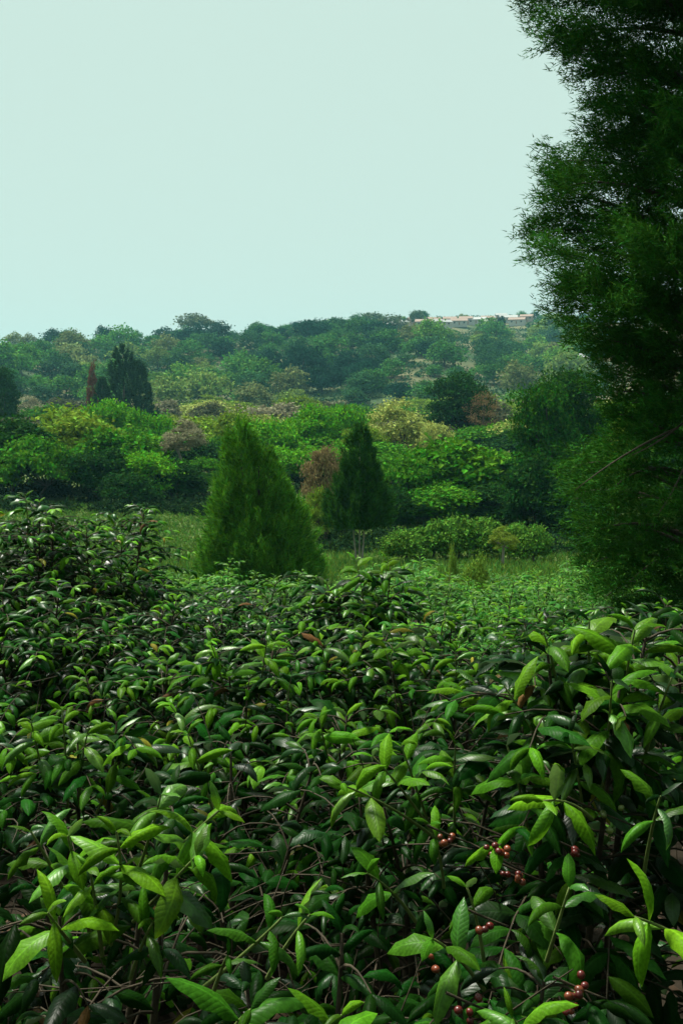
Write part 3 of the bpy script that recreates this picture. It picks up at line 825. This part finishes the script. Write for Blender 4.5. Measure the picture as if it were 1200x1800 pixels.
def coffee_skeleton(rng, H, R, nstem, leafL=.148, node=.095, gap=.06, bare=.42, low=.2, drop=.2):
    """Stems, laterals and leaves of one coffee bush, relative to its base."""
    stems, twigs, leaves = [], [], []
    for s in range(nstem):
        az = s * 2 * PI / nstem + rng.uniform(-.5, .5)
        lean = R * rng.uniform(.15, .5) if nstem > 1 else .04
        h = H * rng.uniform(.82, 1.0) if s else H
        top = np.array([math.cos(az) * lean, math.sin(az) * lean, h])
        pts = curve((rng.normal(0, .03), rng.normal(0, .03), -.08), np.array([top[0] * .55, top[1] * .55, h * .5]) + rng.normal(0, .03, 3), top, 12)
        stems.append((pts, np.linspace(.016, .0035, 12)))
        na = rng.uniform(0, PI)
        for t in np.arange(low, .985, node / h):
            na += PI / 2 + rng.normal(0, .25)
            c = np.array([np.interp(t, np.linspace(0, 1, 12), pts[:, j]) for j in range(3)])
            prof = min(1.0, .16 + 1.25 * (1 - t) ** .72) * (1 if t > .35 else .75)
            for sg in (0, PI):
                Ln = R * prof * rng.uniform(.5, 1.25)
                a = na + sg + rng.normal(0, .2)
                o = np.array([math.cos(a), math.sin(a), 0])
                el = .25 + .75 * t + rng.normal(0, .15)
                end = c + o * Ln * .92 + UPZ * Ln * (el * .75 - .45)
                lp = curve(c, c + (o * math.cos(el) + UPZ * math.sin(el)) * Ln * .55, end, 6)
                twigs.append((lp, np.linspace(.0042, .0017, 6)))
                sarr = np.arange(Ln * (bare + rng.uniform(-.1, .1)), Ln, gap * rng.uniform(.9, 1.25))
                for si in sarr:
                    f = si / Ln
                    p = np.array([np.interp(f, np.linspace(0, 1, 6), lp[:, j]) for j in range(3)])
                    dr = norm(lp[min(5, int(f * 5) + 1)] - lp[int(f * 5)])
                    sd_ = norm(np.cross(dr, UPZ) + rng.normal(0, .12, 3))
                    for q_ in (-1, 1):
                        if rng.uniform() < drop: continue
                        D = norm(sd_ * q_ * .8 + dr * rng.uniform(.35, .8) + UPZ * rng.uniform(-.35, .2))
                        Lf = leafL * rng.uniform(.65, 1.15) * (1 if f < .8 else .85)
                        leaves.append((p, D, Lf, f * (.55 + .45 * t)))
                dr = norm(lp[-1] - lp[-2]); sd_ = norm(np.cross(dr, UPZ))
                for q_ in (-1, 1):
                    leaves.append((lp[-1], norm(dr * .8 + sd_ * q_ * .5 + UPZ * rng.uniform(-.1, .35)), leafL * rng.uniform(.5, .85), .75 + .35 * t))
        dr = norm(pts[-1] - pts[-2])
        for lv in range(3):
            aa = na + lv * PI / 2
            for sg in (0, PI):
                o = np.array([math.cos(aa + sg), math.sin(aa + sg), 0])
                leaves.append((pts[-1] - dr * .045 * lv, norm(o * .8 + dr * (.75 - .25 * lv)), leafL * (.55 + .22 * lv) * rng.uniform(.85, 1.1), 1.2 - .05 * lv))
    return stems, twigs, leaves

def tint(age, rng, key):
    """Leaf colour by age, new growth brighter, with light and shade of the bushes put in."""
    if key in ("B", "C", "C2", "S", "D"): age *= .72           # front bushes kept dark: foreground shade put into the leaf colour
    elif key[0] in "EF": age *= 1.24  # more young colour, here and below, stands in for light on the crowns
    elif key[0] in "GH": age *= 1.16
    else: age *= 1.06
    if age > 1.03: c = MIDL * .3 + YOUNG * .7
    elif age > .89: c = MIDL
    else: c = MATURE * (.55 if age < .5 else 1)  # inner leaves darkened: shade inside the bush put into their colour
    if rng.uniform() < .08: c = c * .6 + YOUNG * .4
    if rng.uniform() < .018: c = np.array((.16, .15, .018)) if rng.uniform() < .6 else np.array((.10, .055, .02))     # yellowing or dried
    return c * rng.uniform(.75, 1.3) * (1.4 if key[0] == 'G' else .7 if key in ('B', 'C', 'C2', 'S', 'D') else 1)  # front bushes dimmed again for shade, left-edge bushes lightened

def sprig(rng, a, b, pairs, L, bright, flat=.75, spread=1.0, depth_turn=None):
    """A shoot from a to b (points), carrying crossed pairs of leaves towards its tip."""
    a, b = np.asarray(a), np.asarray(b)
    Ls = np.linalg.norm(b - a)
    mid = (a + b) / 2 + UPZ * .08 * Ls + rng.normal(0, .03 * Ls, 3)
    pts = curve(a, mid, b, 8)
    out = []
    ax = norm(pts[-1] - pts[-2])
    e1 = norm(np.cross(ax, np.array([.2, 1, .1]))); e2 = np.cross(ax, e1)
    ph = rng.uniform(0, PI) if depth_turn is None else depth_turn
    for k in range(pairs):
        f = 1 - k * min(.055 / Ls, .9 / max(pairs, 1)) * rng.uniform(.9, 1.1)
        p = np.array([np.interp(f, np.linspace(0, 1, 8), pts[:, j]) for j in range(3)])
        th = ph + k * PI / 2 + rng.normal(0, .15)
        for sg in (0, PI):
            o = e1 * math.cos(th + sg) + e2 * math.sin(th + sg)
            D = norm(o * spread + ax * (.85 if k == 0 else flat * .6) + UPZ * (0 if k == 0 else -.12 - .10 * k) + rng.normal(0, .08, 3))
            Lf = L * (.55 if k == 0 else .85 + .15 * min(k, 2)) * rng.uniform(.88, 1.1)
            c = YOUNG * min(1, bright * 1.15) + MIDL * max(0, 1 - bright * 1.15) if k < 3 else MIDL * .8 + YOUNG * .2
            out.append((p, D, Lf, c * rng.uniform(.85, 1.15)))
    return pts, out

# the near bushes: px, py of the top, d, radius, stems, label, options
BUSH = [
 ('R', 1050, 1080, 2.5, .62, 5, 'closest big coffee bush under the cypress, bearing red cherries', {}),
 ('R2', 1290, 1120, 2.9, .6, 4, 'coffee bush half outside the picture beyond the cherry-bearing one', {}),
 ('D', 730, 1330, 2.75, .55, 4, 'coffee bush with bright new shoots left of the cherry-bearing bush', dict(bare=.6, gap=.075, drop=.5, node=.1)),
 ('B', 170, 1400, 2.05, .5, 4, 'close coffee bush with lime-coloured young leaves in the bottom corner', dict(bare=.62, gap=.075, drop=.55, node=.11)),
 ('C', 500, 1640, 1.8, .42, 3, 'low sparse coffee bush with one pale green twig at the bottom middle', dict(bare=.68, gap=.08, drop=.6, node=.12)),
 ('C2', 880, 1700, 1.8, .42, 3, 'low shaded coffee bush at the bottom below the cherries', dict(bare=.62, gap=.08, drop=.6, node=.12)),
 ('E', 105, 1250, 3.3, .58, 5, 'coffee bush with a lit crown of young leaves above the lime-leaved corner bush', {}),
 ('S', 420, 1330, 3.1, .55, 3, 'twiggy thin coffee bush in shade, middle of the picture', dict(bare=.7, gap=.08, drop=.62, node=.12)),
 ('F1', 430, 1115, 4.3, .75, 5, 'domed coffee bush in the middle left of centre with arched leaves', {}),
 ('F2', 620, 1108, 4.6, .72, 5, 'domed coffee bush in the centre below the drooping-leaved one', {}),
 ('F3', 790, 1140, 4.4, .66, 5, 'coffee bush between the central domed bush and the cherry bush', {}),
 ('F4', 250, 1160, 4.3, .68, 4, 'twiggy coffee bush right of the lit young-leaved bush', dict(bare=.5)),
 ('F5', 560, 1250, 3.6, .6, 4, 'shaded coffee bush in front of the central domes', dict(bare=.45)),
 ('F6', 900, 1130, 5.2, .7, 4, 'coffee bush hidden close behind the cherry-bearing bush', {}),
 ('G1', 35, 870, 6.4, .95, 6, 'tallest coffee bush at the left edge, highest against the grove', dict(leafL=.122, node=.062, bare=.3, drop=.1)),
 ('G2', 165, 893, 6.8, .85, 5, 'tall coffee bush with the topmost side spray before the grass patch', dict(leafL=.122, node=.062, bare=.3, drop=.1)),
 ('G3', 50, 1020, 5.1, .75, 5, 'coffee bush at the left edge in front of the tallest one', dict(leafL=.122, node=.062, bare=.3, drop=.1)),
 ('G4', 200, 1045, 5.6, .75, 5, 'coffee bush with small glossy leaves below the grass patch', dict(leafL=.122, node=.062, bare=.3, drop=.1)),
 ('G5', 255, 1000, 7.4, .65, 4, 'coffee bush at the lower edge of the grass patch', dict(leafL=.122, node=.062, bare=.3, drop=.1)),
 ('G6', 345, 1035, 8.2, .8, 5, 'yellowish coffee bush left of the feathery cypress foot', dict(leafL=.122, node=.062, bare=.3, drop=.1)),
 ('H', 650, 985, 7.6, .78, 5, 'standing-out tall coffee bush with large drooping dark leaves', dict(leafL=.2, gap=.08)),
 ('H2', 500, 1035, 7.9, .8, 5, 'coffee bush with hanging leaves left of the standing-out one', dict(leafL=.17)),
 ('H3', 420, 1000, 9.6, .85, 5, 'coffee bush just below the broad feathery cypress', {}),
 ('H4', 760, 1075, 6.6, .75, 5, 'coffee bush right of the standing-out drooping-leaved one', {}),
 ('H5', 1010, 1060, 6.8, .8, 5, 'coffee bush in the gap above the cherry-bearing bush', {}),
 ('H6', 1170, 1070, 6.0, .8, 5, 'coffee bush at the right edge under the cypress', {}),
]
SPRIGS = [
 # bush, apex (px,py,d), foot (px,py,d), pairs, leaf length, brightness
 ('R', (1035, 1092, 2.45), (1045, 1330, 2.5), 6, .165, .75), ('R', (955, 1112, 2.4), (1000, 1320, 2.5), 5, .16, .7), ('R', (1115, 1108, 2.35), (1090, 1330, 2.5), 5, .17, .75),
 ('R', (1180, 1190, 2.3), (1120, 1370, 2.4), 5, .16, .55), ('R', (885, 1205, 2.35), (990, 1390, 2.45), 4, .16, .6), ('R', (1075, 1195, 2.2), (1055, 1420, 2.35), 5, .15, .5),
 ('R', (955, 1408, 1.95), (1040, 1440, 2.15), 3, .155, .8), ('R', (1115, 1612, 1.62), (1215, 1660, 1.75), 3, .15, .85), ('R', (1000, 1290, 2.2), (1030, 1480, 2.3), 4, .13, .35),
 ('R', (1160, 1400, 2.0), (1130, 1540, 2.15), 3, .13, .2), ('R', (890, 1310, 2.25), (930, 1480, 2.3), 3, .13, .4),
 ('D', (705, 1312, 2.5), (770, 1500, 2.6), 4, .14, .55), ('D', (655, 1330, 2.4), (770, 1480, 2.5), 3, .14, .6), ('D', (602, 1380, 2.25), (760, 1470, 2.45), 3, .14, .8),
 ('D', (800, 1310, 2.5), (800, 1480, 2.6), 4, .13, .4), ('D', (645, 1535, 2.15), (730, 1620, 2.25), 3, .13, .35), ('D', (755, 1450, 2.2), (780, 1560, 2.3), 2, .11, .3),
 ('B', (205, 1462, 1.8), (195, 1660, 1.95), 5, .13, 1.0), ('B', (120, 1470, 1.82), (160, 1650, 2.0), 5, .125, .9), ('B', (158, 1528, 1.78), (180, 1680, 1.9), 3, .10, 1.0),
 ('B', (283, 1398, 1.9), (225, 1580, 1.98), 3, .15, .25), ('B', (345, 1505, 1.78), (235, 1620, 1.95), 4, .13, .9), ('B', (385, 1425, 1.85), (250, 1560, 2.0), 4, .13, .75),
 ('B', (85, 1605, 1.68), (150, 1690, 1.85), 3, .13, .85), ('B', (55, 1462, 1.95), (110, 1560, 2.0), 3, .12, .3), ('B', (270, 1620, 1.8), (230, 1720, 1.9), 2, .13, .5),
 ('C', (497, 1612, 1.6), (352, 1740, 1.72), 3, .105, .15), ('C', (545, 1608, 1.62), (470, 1720, 1.72), 2, .115, .55), ('C', (440, 1775, 1.45), (380, 1860, 1.55), 3, .15, .15),
 ('C', (600, 1785, 1.45), (560, 1900, 1.55), 3, .12, .6), ('C', (400, 1680, 1.6), (370, 1760, 1.7), 2, .09, .1),
 ('C2', (760, 1650, 1.75), (850, 1740, 1.85), 3, .13, .2), ('C2', (900, 1790, 1.5), (950, 1880, 1.6), 3, .13, .5), ('C2', (1000, 1560, 1.85), (960, 1690, 1.9), 3, .15, .15), ('C2', (820, 1560, 1.9), (850, 1690, 1.9), 2, .11, .3),
 ('E', (110, 1248, 3.15), (120, 1420, 3.2), 5, .14, .85), ('E', (160, 1268, 3.1), (140, 1420, 3.2), 4, .13, .7), ('E', (55, 1268, 3.1), (90, 1420, 3.2), 4, .14, .8), ('E', (215, 1300, 3.1), (170, 1430, 3.2), 4, .13, .4),
 ('S', (330, 1290, 2.9), (380, 1440, 3.0), 4, .14, .6), ('F5', (560, 1262, 3.4), (590, 1400, 3.5), 4, .15, .45), ('F1', (300, 1240, 3.6), (370, 1380, 3.8), 3, .15, .7),
 ('F1', (370, 1130, 4.1), (400, 1260, 4.2), 4, .16, .75), ('F1', (470, 1120, 4.1), (450, 1260, 4.2), 4, .16, .7), ('F2', (560, 1112, 4.4), (590, 1260, 4.5), 4, .17, .75), ('F2', (640, 1105, 4.4), (630, 1260, 4.5), 4, .17, .7),
 ('F2', (690, 1125, 4.3), (670, 1260, 4.4), 4, .16, .6), ('F3', (800, 1145, 4.2), (800, 1280, 4.3), 4, .16, .6),
 ('H', (625, 985, 7.4), (640, 1080, 7.5), 4, .22, .7), ('H', (682, 985, 7.4), (670, 1080, 7.5), 4, .22, .75), ('G2', (215, 912, 6.6), (180, 950, 6.7), 4, .115, .3), ('G1', (45, 872, 6.3), (50, 950, 6.3), 4, .13, .3),
]
rng = np.random.default_rng(2024)
bushes = []
for key, px, py, d, R, ns, lab, opt in BUSH:
    top = pix(px, py + 12, d); g = float(ground(top[0], d)) - .02
    st, tw, lv = coffee_skeleton(rng, top[2] - g, R, ns, **opt)
    base = np.array([top[0], d, g])
    P = np.array([a[0] for a in lv]) + base; D = np.array([a[1] for a in lv]); L = np.array([a[2] for a in lv])
    C = np.array([tint(a[3], rng, key) for a in lv])
    shoots = []
    for sk, ap, ft, n_, Lf, br in SPRIGS:
        if sk != key: continue
        Lf *= .86
        pts, out = sprig(rng, pix(*ft), pix(*ap), n_, Lf, br)
        shoots.append(pts)
        P = np.concatenate([P, [o[0] for o in out]]); D = np.concatenate([D, [o[1] for o in out]]); L = np.concatenate([L, [o[2] for o in out]]); C = np.concatenate([C, [o[3] for o in out]])
    N = norm(UPZ + rng.normal(0, .28, P.shape))
    bushes.append(dict(key=key, lab=lab, base=base, st=st, tw=tw, P=P, D=norm(D), N=N, L=L, C=C, K=rng.integers(0, 8, len(P)), shoots=shoots))

# which leaves show: a coarse depth test, so that the leaves in view become parts and the hidden ones are joined
SAMP = np.array([[.15, 0, 0], [.35, .1, 0], [.35, -.1, 0], [.5, 0, 0], [.65, .1, 0], [.65, -.1, 0], [.85, 0, 0], [.98, 0, -.05]])
owner, pp = [], []
for bi, b in enumerate(bushes):
    V, _, _ = scatter((SAMP, np.zeros((1, 3), int), np.zeros((8, 2))), b['P'], b['D'], b['N'], b['L'])
    pp.append(V); owner.append(np.stack([np.full(len(V), bi), np.repeat(np.arange(len(b['P'])), 8)], -1))
pp = np.concatenate(pp) - CAM; owner = np.concatenate(owner)
dep = pp @ FWD
sx = 600 + F * pp[:, 0] / np.maximum(dep, .1); sy = 900 - F * (pp @ UPV) / np.maximum(dep, .1)
ins = (dep > .3) & (sx > -30) & (sx < 1230) & (sy > 0) & (sy < 1830)
cell = 7
ci = ((np.clip(sy, -50, 1900) + 60) // cell).astype(int) * 400 + ((np.clip(sx, -50, 1300) + 60) // cell).astype(int)
zb = np.full(400 * 400, 1e9)
np.minimum.at(zb, ci[ins], dep[ins])
vis = ins & (dep < zb[ci] + .05)

for bi, b in enumerate(bushes):
    sel = owner[:, 0] == bi
    score = np.bincount(owner[sel, 1], weights=vis[sel], minlength=len(b['P'])) * b['L'] / np.maximum(np.linalg.norm(b['P'] - CAM, axis=1), .5)
    order = np.argsort(-score)
    single = order[:300]; single = single[score[single] > 0]
    rest = np.setdiff1d(np.arange(len(b['P'])), single)
    t = thing('coffee_bush', b['lab'], 'coffee bush', b['base'])
    for pts, r in b['st']:
        link('stem', Geo().add(*tube(pts, r, 7)).mesh('stem', M_TWIG, True), t)
    G = Geo()
    for pts, r in b['tw']: G.add(*tube(pts, r, 4, cap=False))
    link('branchwork', G.mesh('branchwork', M_TWIG, True), t, kind='stuff')
    for pts in b['shoots']:
        link('shoot', Geo().add(*tube(pts - b['base'], np.linspace(.0048, .0022, 8), 6)).mesh('shoot', M_SHOOT, True), t)
    X = norm(b['D']); Yv = norm(np.cross(b['N'], X)); Zv = np.cross(X, Yv)
    for i_ in single:
        o = bpy.data.objects.new('leaf', LEAF_ME[b['K'][i_]])
        COL.objects.link(o); o.parent = t
        s = b['L'][i_]; rel = b['P'][i_] - b['base']
        m = np.eye(4); m[:3, 0] = X[i_] * s; m[:3, 1] = Yv[i_] * s; m[:3, 2] = Zv[i_] * s; m[:3, 3] = rel
        o.matrix_basis = Matrix(m.tolist())
        o.color = (*b['C'][i_], 1)
    G = Geo()
    for k in range(8):
        q_ = rest[b['K'][rest] == k]
        if len(q_): G.add(*scatter(LEAF_LOW[k], b['P'][q_] - b['base'], b['D'][q_], b['N'][q_], b['L'][q_]))
    link('foliage', G.mesh('foliage', M_COFFEE, True), t, color=MATURE * .5, kind='stuff')  # hidden leaves at half colour, painting in the dark gaps between sprays
    b['thing'] = t

# cherries in clusters along the laterals
def ico():
    f = (1 + 5 ** .5) / 2
    V = norm(np.array([[-1, f, 0], [1, f, 0], [-1, -f, 0], [1, -f, 0], [0, -1, f], [0, 1, f], [0, -1, -f], [0, 1, -f], [f, 0, -1], [f, 0, 1], [-f, 0, -1], [-f, 0, 1]], float))
    T = [[0, 11, 5], [0, 5, 1], [0, 1, 7], [0, 7, 10], [0, 10, 11], [1, 5, 9], [5, 11, 4], [11, 10, 2], [10, 7, 6], [7, 1, 8], [3, 9, 4], [3, 4, 2], [3, 2, 6], [3, 6, 8], [3, 8, 9], [4, 9, 5], [2, 4, 11], [6, 2, 10], [8, 6, 7], [9, 8, 1]]
    V = V.tolist(); mids = {}
    def mid(a, b):
        k = (min(a, b), max(a, b))
        if k not in mids:
            mids[k] = len(V); V.append(norm(np.array(V[a]) + np.array(V[b])).tolist())
        return mids[k]
    T2 = []
    for a, b, c in T:
        x, y, z = mid(a, b), mid(b, c), mid(c, a); T2 += [[a, x, z], [b, y, x], [c, z, y], [x, y, z]]
    return np.array(V) * np.array([1, 1, 1.12]), np.array(T2)
M_CHERRY, n, l, out = new_mat('coffee_cherry')
oi = n.new('ShaderNodeObjectInfo'); bs = n.new('ShaderNodeBsdfPrincipled'); bs.inputs['Roughness'].default_value = .33
l.new(oi.outputs['Color'], bs.inputs['Base Color']); l.new(bs.outputs[0], out.inputs['Surface'])
CH = make_mesh('cherry', *ico(), M_CHERRY, smooth=True)
rng = np.random.default_rng(9)
BY = {b['key']: b for b in bushes}
RED, ORG, GRE = (.085, .008, .006), (.15, .034, .012), (.13, .17, .04)
for key, px, py, d, n_, sp, mix in [('R', 785, 1475, 2.15, 5, 22, (0, 1, 1)), ('R', 870, 1492, 2.1, 10, 26, (1, 2, 1, 0)), ('R', 905, 1540, 2.12, 7, 34, (0, 0, 1)), ('R', 1010, 1500, 2.1, 5, 20, (0, 0)), ('R', 1020, 1752, 1.68, 12, 30, (0, 0, 1, 2)),
                                    ('D', 760, 1690, 2.0, 4, 20, (1, 2)), ('R', 1060, 1440, 2.2, 4, 40, (2, 2)), ('C2', 855, 1625, 1.85, 3, 24, (1, 0)), ('C2', 830, 1780, 1.7, 5, 30, (0, 0)),
                                   ]:
    b = BY[key]
    c0 = pix(px, py, d)
    for _ in range(n_):
        p = c0 + np.array([rng.normal(0, sp * .38), 0, rng.normal(0, sp * .38)]) * d / F + np.array([0, rng.normal(0, .015), 0])
        o = link('cherry', CH, b['thing'], p - b['base'], np.array((RED, ORG, GRE)[mix[rng.integers(len(mix))]]) * rng.uniform(.7, 1.3))
        o.scale = (s := rng.uniform(.0058, .0084), s, s); o.rotation_euler = rng.uniform(0, 3, 3)
    tp = np.array([[-sp * 1.6, 0, sp * .9], [0, 0, .1 * sp], [sp * 1.8, 0, -sp * .6]]) * d / F + c0 + np.array([0, .02, 0])
    link('twig', Geo().add(*tube(curve(*(tp - b['base']), 6), np.linspace(.003, .002, 6), 5)).mesh('twig', M_TWIG, True), b['thing'])

# bare stray twigs and dead branchlets in the shade between the bushes
G = Geo(); rng = np.random.default_rng(14)
for _ in range(420):
    d = rng.uniform(1.7, 4.6); c = np.array([rng.uniform(-.36, .36) * d, d, rng.uniform(.1, .75)])
    v = norm(rng.normal(0, 1, 3) + np.array([0, 0, .5])) * rng.uniform(.1, .4)
    G.add(*tube(curve(c, c + v * .5 + rng.normal(0, .03, 3), c + v, 5), np.linspace(.0026, .0012, 5), 4, cap=False))
o = link('dead_twigs', G.mesh('dead_twigs', M_TWIG, True), kind='stuff'); o['label'] = 'bare dead twigs tangled between the coffee bushes'; o['category'] = 'twigs'
P = np.stack([rng.uniform(-3, 3, 2600), rng.uniform(.8, 8, 2600), np.zeros(2600)], -1); P[:, 2] = ground(P[:, 0], P[:, 1]) + .02
D = norm(rng.normal(size=P.shape) * np.array([1, 1, .2])); N = norm(UPZ + rng.normal(0, .3, P.shape))
V, T, uv = scatter(LEAF_TINY[4], P, D, N, rng.uniform(.06, .13, len(P)))
o = link('leaf_litter', make_mesh('leaf_litter', V, T, M_LITTER, uv, True), kind='stuff'); o['label'] = 'brown fallen leaves on the soil under the coffee'; o['category'] = 'leaf litter'

# the coffee field running down the slope beyond
FIELD = []
for k in range(5):
    rr = np.random.default_rng(300 + k)
    st, tw, lv = coffee_skeleton(rr, 1.35, .72, 4, leafL=.16, node=.12, gap=.085, bare=.4)
    age = np.array([a[3] for a in lv]); P = np.array([a[0] for a in lv]); D = np.array([a[1] for a in lv]); L = np.array([a[2] for a in lv]) * 1.1
    N = norm(UPZ + rr.normal(0, .3, P.shape)); K = rr.integers(0, 8, len(P))
    def join(mask):
        G = Geo()
        for kk in range(8):
            q_ = np.nonzero(mask & (K == kk))[0]
            if len(q_): G.add(*scatter(LEAF_TINY[kk], P[q_], D[q_], N[q_], L[q_]))
        return G
    G = Geo()
    for pts, r in st: G.add(*tube(pts, r, 5))
    FIELD.append((join(age <= .84).mesh('foliage', M_COFFEE_FAR, True), join(age > .84).mesh('new_growth', M_COFFEE_FAR, True), G.mesh('stem', M_TWIG, True)))
rng = np.random.default_rng(44)
for y in np.arange(8.6, 31, 1.45):
    for x in np.arange(-.36 * y - 1, .40 * y + 1, 1.4):
        xx, yy = x + rng.uniform(-.4, .4), y + rng.uniform(-.4, .4)
        if any(np.hypot(xx - b['base'][0], yy - b['base'][1]) < .9 for b in bushes): continue
        px = 600 + F * xx / yy
        if (px < 270 and yy > 9.5) or (px < 590 and yy > 19 + (px - 270) * .012) or yy > 28: continue
        g = float(ground(xx, yy))
        if math.hypot(xx - 4.6, yy - 12.5) < 1.0: continue
        k = int(rng.integers(5)); f, ng, sm = FIELD[k]
        t = thing('coffee_bush', 'small coffee bush in the field sloping down to the orchard trees', 'coffee bush', (xx, yy, g - .03), 'coffee bushes in the sloping field')
        s = rng.uniform(.65, 1.15) * (.85 if yy > 19 else 1); t.scale = (s * rng.uniform(.95, 1.2), s, s); t.rotation_euler = (0, 0, rng.uniform(0, 6.28))
        link('stem', sm, t); v = rng.uniform(.8, 1.3)
        link('foliage', f, t, color=MIDL * 1.6 * v, kind='stuff'); link('new_growth', ng, t, color=(MIDL * .5 + YOUNG * .7) * v, kind='stuff')

# the same field goes on to both sides of the rows near the camera
for y in np.arange(.6, 20, 1.35):
    for x in np.arange(-.36 * y - 5.5, .36 * y + 5.5, 1.35):
        if abs(x) < .40 * y + 1.0: continue
        xx, yy = x + rng.uniform(-.3, .3), y + rng.uniform(-.3, .3)
        if any(np.hypot(xx - b['base'][0], yy - b['base'][1]) < .8 for b in bushes) or math.hypot(xx - 4.6, yy - 12.5) < 1.2 or math.hypot(xx - 7.4, yy - 5.2) < 1.2: continue
        f, ng, sm = FIELD[int(rng.integers(5))]
        t = thing('coffee_bush', 'ordinary coffee bush filling the same field beside the near rows', 'coffee bush', (xx, yy, float(ground(xx, yy)) - .03), 'coffee bushes beside the near rows')
        s = rng.uniform(.9, 1.15); t.scale = (s, s, s); t.rotation_euler = (0, 0, rng.uniform(0, 6.28))
        link('stem', sm, t)
        link('foliage', f, t, color=MIDL, kind='stuff'); link('new_growth', ng, t, color=MIDL * .5 + YOUNG * .6, kind='stuff')

# ================================================================== HAZE
hm, n, l, out = new_mat('haze_air')
pv = n.new('ShaderNodeVolumePrincipled')
pv.inputs['Color'].default_value = (.33, .84, 1, 1); pv.inputs['Density'].default_value = .00015; pv.inputs['Anisotropy'].default_value = .1
l.new(pv.outputs[0], out.inputs['Volume'])
hz = link('haze', Geo().add(*box(-1520, -80, -30, 1520, 3020, 110)).mesh('haze', hm), kind='stuff')
hz['label'] = 'thin blue-green haze filling the valley air'; hz['category'] = 'haze'
